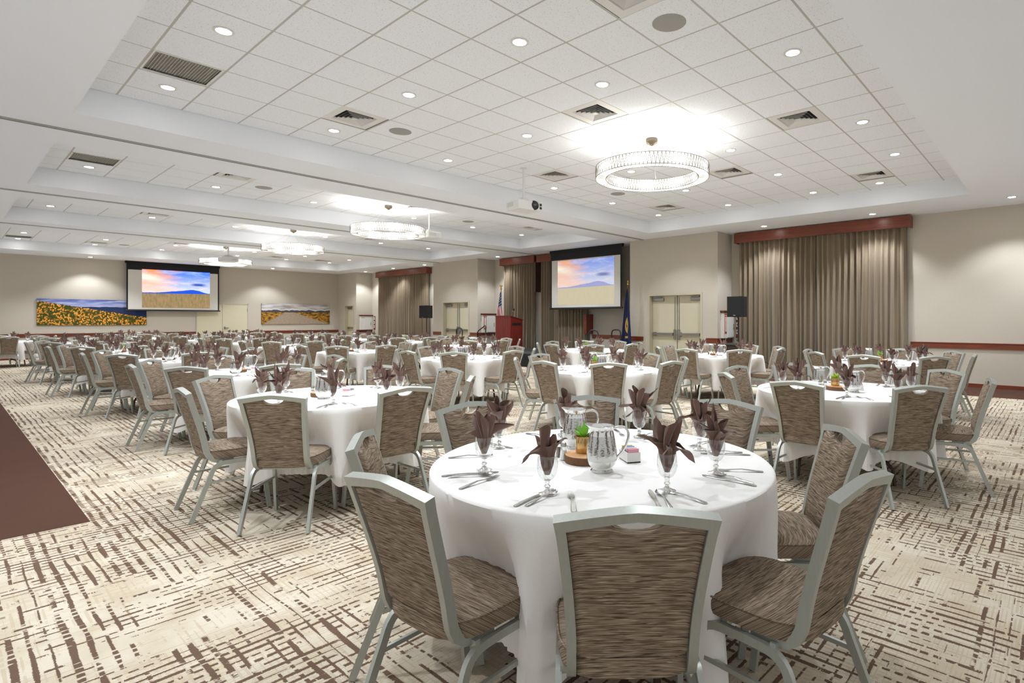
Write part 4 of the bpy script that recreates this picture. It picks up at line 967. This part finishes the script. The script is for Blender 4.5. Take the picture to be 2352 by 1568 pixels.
for (cn, rn, tx, ty) in TABLES:
    rr_ = random.Random(cn * 100 + rn + 5); tn = '%s-row table, %s column' % (ORD[rn], COLN[cn])
    near_t = (tx * .76 + ty * .65) < 12.3
    t = inst('table', mk('round_table', 'table', 'round banquet tables', [('tabletop', tb)] + [('leg', l) for l in TL]), (tx, ty, 0), R(8 * rn), 'round folding table with brown legs under cloth, ' + tn)
    single('tablecloth', CLOTH[(cn + rn) % 4] if cn + rn else CLOTH_FRONT, (tx, ty, 0), R(45 * rr_.randrange(8)), 'white draped cloth on the ' + tn, 'tablecloth', 'white tablecloths')
    chairs = SPEC.get((cn, rn)) or [(45 * k + rr_.uniform(-2, 2), 1.11 + rr_.uniform(-.02, .04)) for k in range(8)]
    view = math.degrees(math.atan2(-ty, -tx))
    order = sorted(range(8), key=lambda i: (chairs[i][0] - view + 22.5) % 360)
    for ic, (ang_, rt) in enumerate(chairs):
        sec = order.index(ic); a = R(ang_); rs = rt + CH_TOP
        pos, ps = POSN[sec], POSS[sec]
        loc = (tx + rs * math.cos(a), ty + rs * math.sin(a), 0)
        rz = math.atan2(math.cos(a), -math.sin(a)) + R(rr_.uniform(-2.5, 2.5))
        inst('chair', make_chair, loc, rz, 'taupe chair %s of the %s' % (pos, tn))
        aa = round(ang_ / 45) * 45 if (cn, rn) != (0, 0) else ang_
        def at(da, r): q = R(aa + da); return (tx + r * math.cos(q), ty + r * math.sin(q), ZT + .001)
        go_ = [16, 23, 22, 26, 20, 17, 18, 10][ic] if (cn, rn) == (0, 0) else 20 + rr_.uniform(-2, 2)
        gp = at(go_, .535 + rr_.uniform(-.015, .015))
        inst('goblet', mk('water_goblet', 'goblet', 'stemmed water goblets', [('bowl', ME_BOWL), ('stem', ME_STEM)]), gp, 0, 'clear water goblet at the %s seat of the %s' % (ps, tn))
        single('napkin', rr_.choice(NAPS), gp, rr_.uniform(0, 6.28), 'brown napkin in the goblet at the %s seat, %s' % (ps, tn), 'napkin', 'folded brown napkins')
        if near_t:
            def lay(me, nm, da0, r0, da1, r1, grp):
                p0, p1 = Vector(at(da0, r0)), Vector(at(da1, r1)); mid = (p0 + p1) / 2; dv = p1 - p0; ang2 = math.atan2(dv.y, dv.x) - PI / 2 + R(rr_.uniform(-6, 6))
                single(nm, me, tuple(mid), ang2, 'steel %s at the %s seat of the %s' % (nm, ps, tn), nm, grp)
            lay(ME_FORK, 'fork', -12, .71, -18, .50, 'steel forks'); lay(ME_KNIFE, 'knife', 12, .70, 16, .49, 'steel knives'); lay(ME_SPOON, 'spoon', 15, .685, 19, .52, 'steel spoons')
    # centre of the table
    ca = R(-140 + rr_.uniform(-25, 25)) if rn else R(-140)
    def ctr(da, r): return (tx + r * math.cos(ca + da), ty + r * math.sin(ca + da), ZT + .001)
    pit = mk('water_pitcher', 'pitcher', 'hammered silver pitchers', [('base', ME_PITB), ('body', ME_PIT), ('neck', ME_NECK), ('handle', ME_HAND)])
    inst('pitcher', pit, ctr(0, .19), R(128 + rr_.uniform(-30, 30)), 'hammered silver pitcher on the near side, ' + tn)
    inst('pitcher', pit, ctr(R(207), .27), R(150 + rr_.uniform(-40, 40)), 'hammered silver pitcher on the far side, ' + tn)
    sl_ = ctr(R(-65), .085)
    inst('slice', mk('wood_slice', 'wood slice', 'round wood slices', [('bark_ring', ME_SLICE), ('cut_face', ME_FACE)]), sl_, rr_.uniform(0, 6), 'bark edged wood slice centred on the ' + tn)
    pl_ = (sl_[0] + .02, sl_[1] + .02, sl_[2] + .034)
    inst('pot%d' % ((cn + rn) % 2), mk('succulent_pot', 'plant', 'small table plants', [('pot', ME_VOT), ('leaves', ME_PLANT[(cn + rn) % 2])] + ([('flower', ME_FLOW)] if (cn + rn) % 2 else [])), pl_, rr_.uniform(0, 6), 'tiny green plant in a golden pot, ' + tn)
    for nm, da, r, fill in (('salt_shaker', R(-88), .17, 'salt'), ('pepper_shaker', R(-105), .20, 'pepper')):
        inst(nm, mk(nm, 'shaker', 'salt and pepper shakers', [('glass_body', ME_SHK), ('contents', ME_FILL[fill]), ('cap', ME_SHT)]), ctr(da, r), 0, 'glass %s on the %s' % (nm.replace('_', ' '), tn))
    cad = inst('caddy', mk('sugar_caddy', 'caddy', 'sugar packet caddies', [('box', ME_CAD)]), ctr(R(85), .13), R(40 + rr_.uniform(-20, 20)), 'white sugar caddy with coloured packets, ' + tn)
    if not any(c.name.startswith('packet') for c in cad.children):
        for i, k in enumerate(PKORD):
            for s_ in (0, 1):
                mo('packet', ME_PKT[k], cad, (-.04 + .0065 * (i * 2 + s_), 0, 0), (0, R(8 * (1 if i % 2 else -1)), 0))
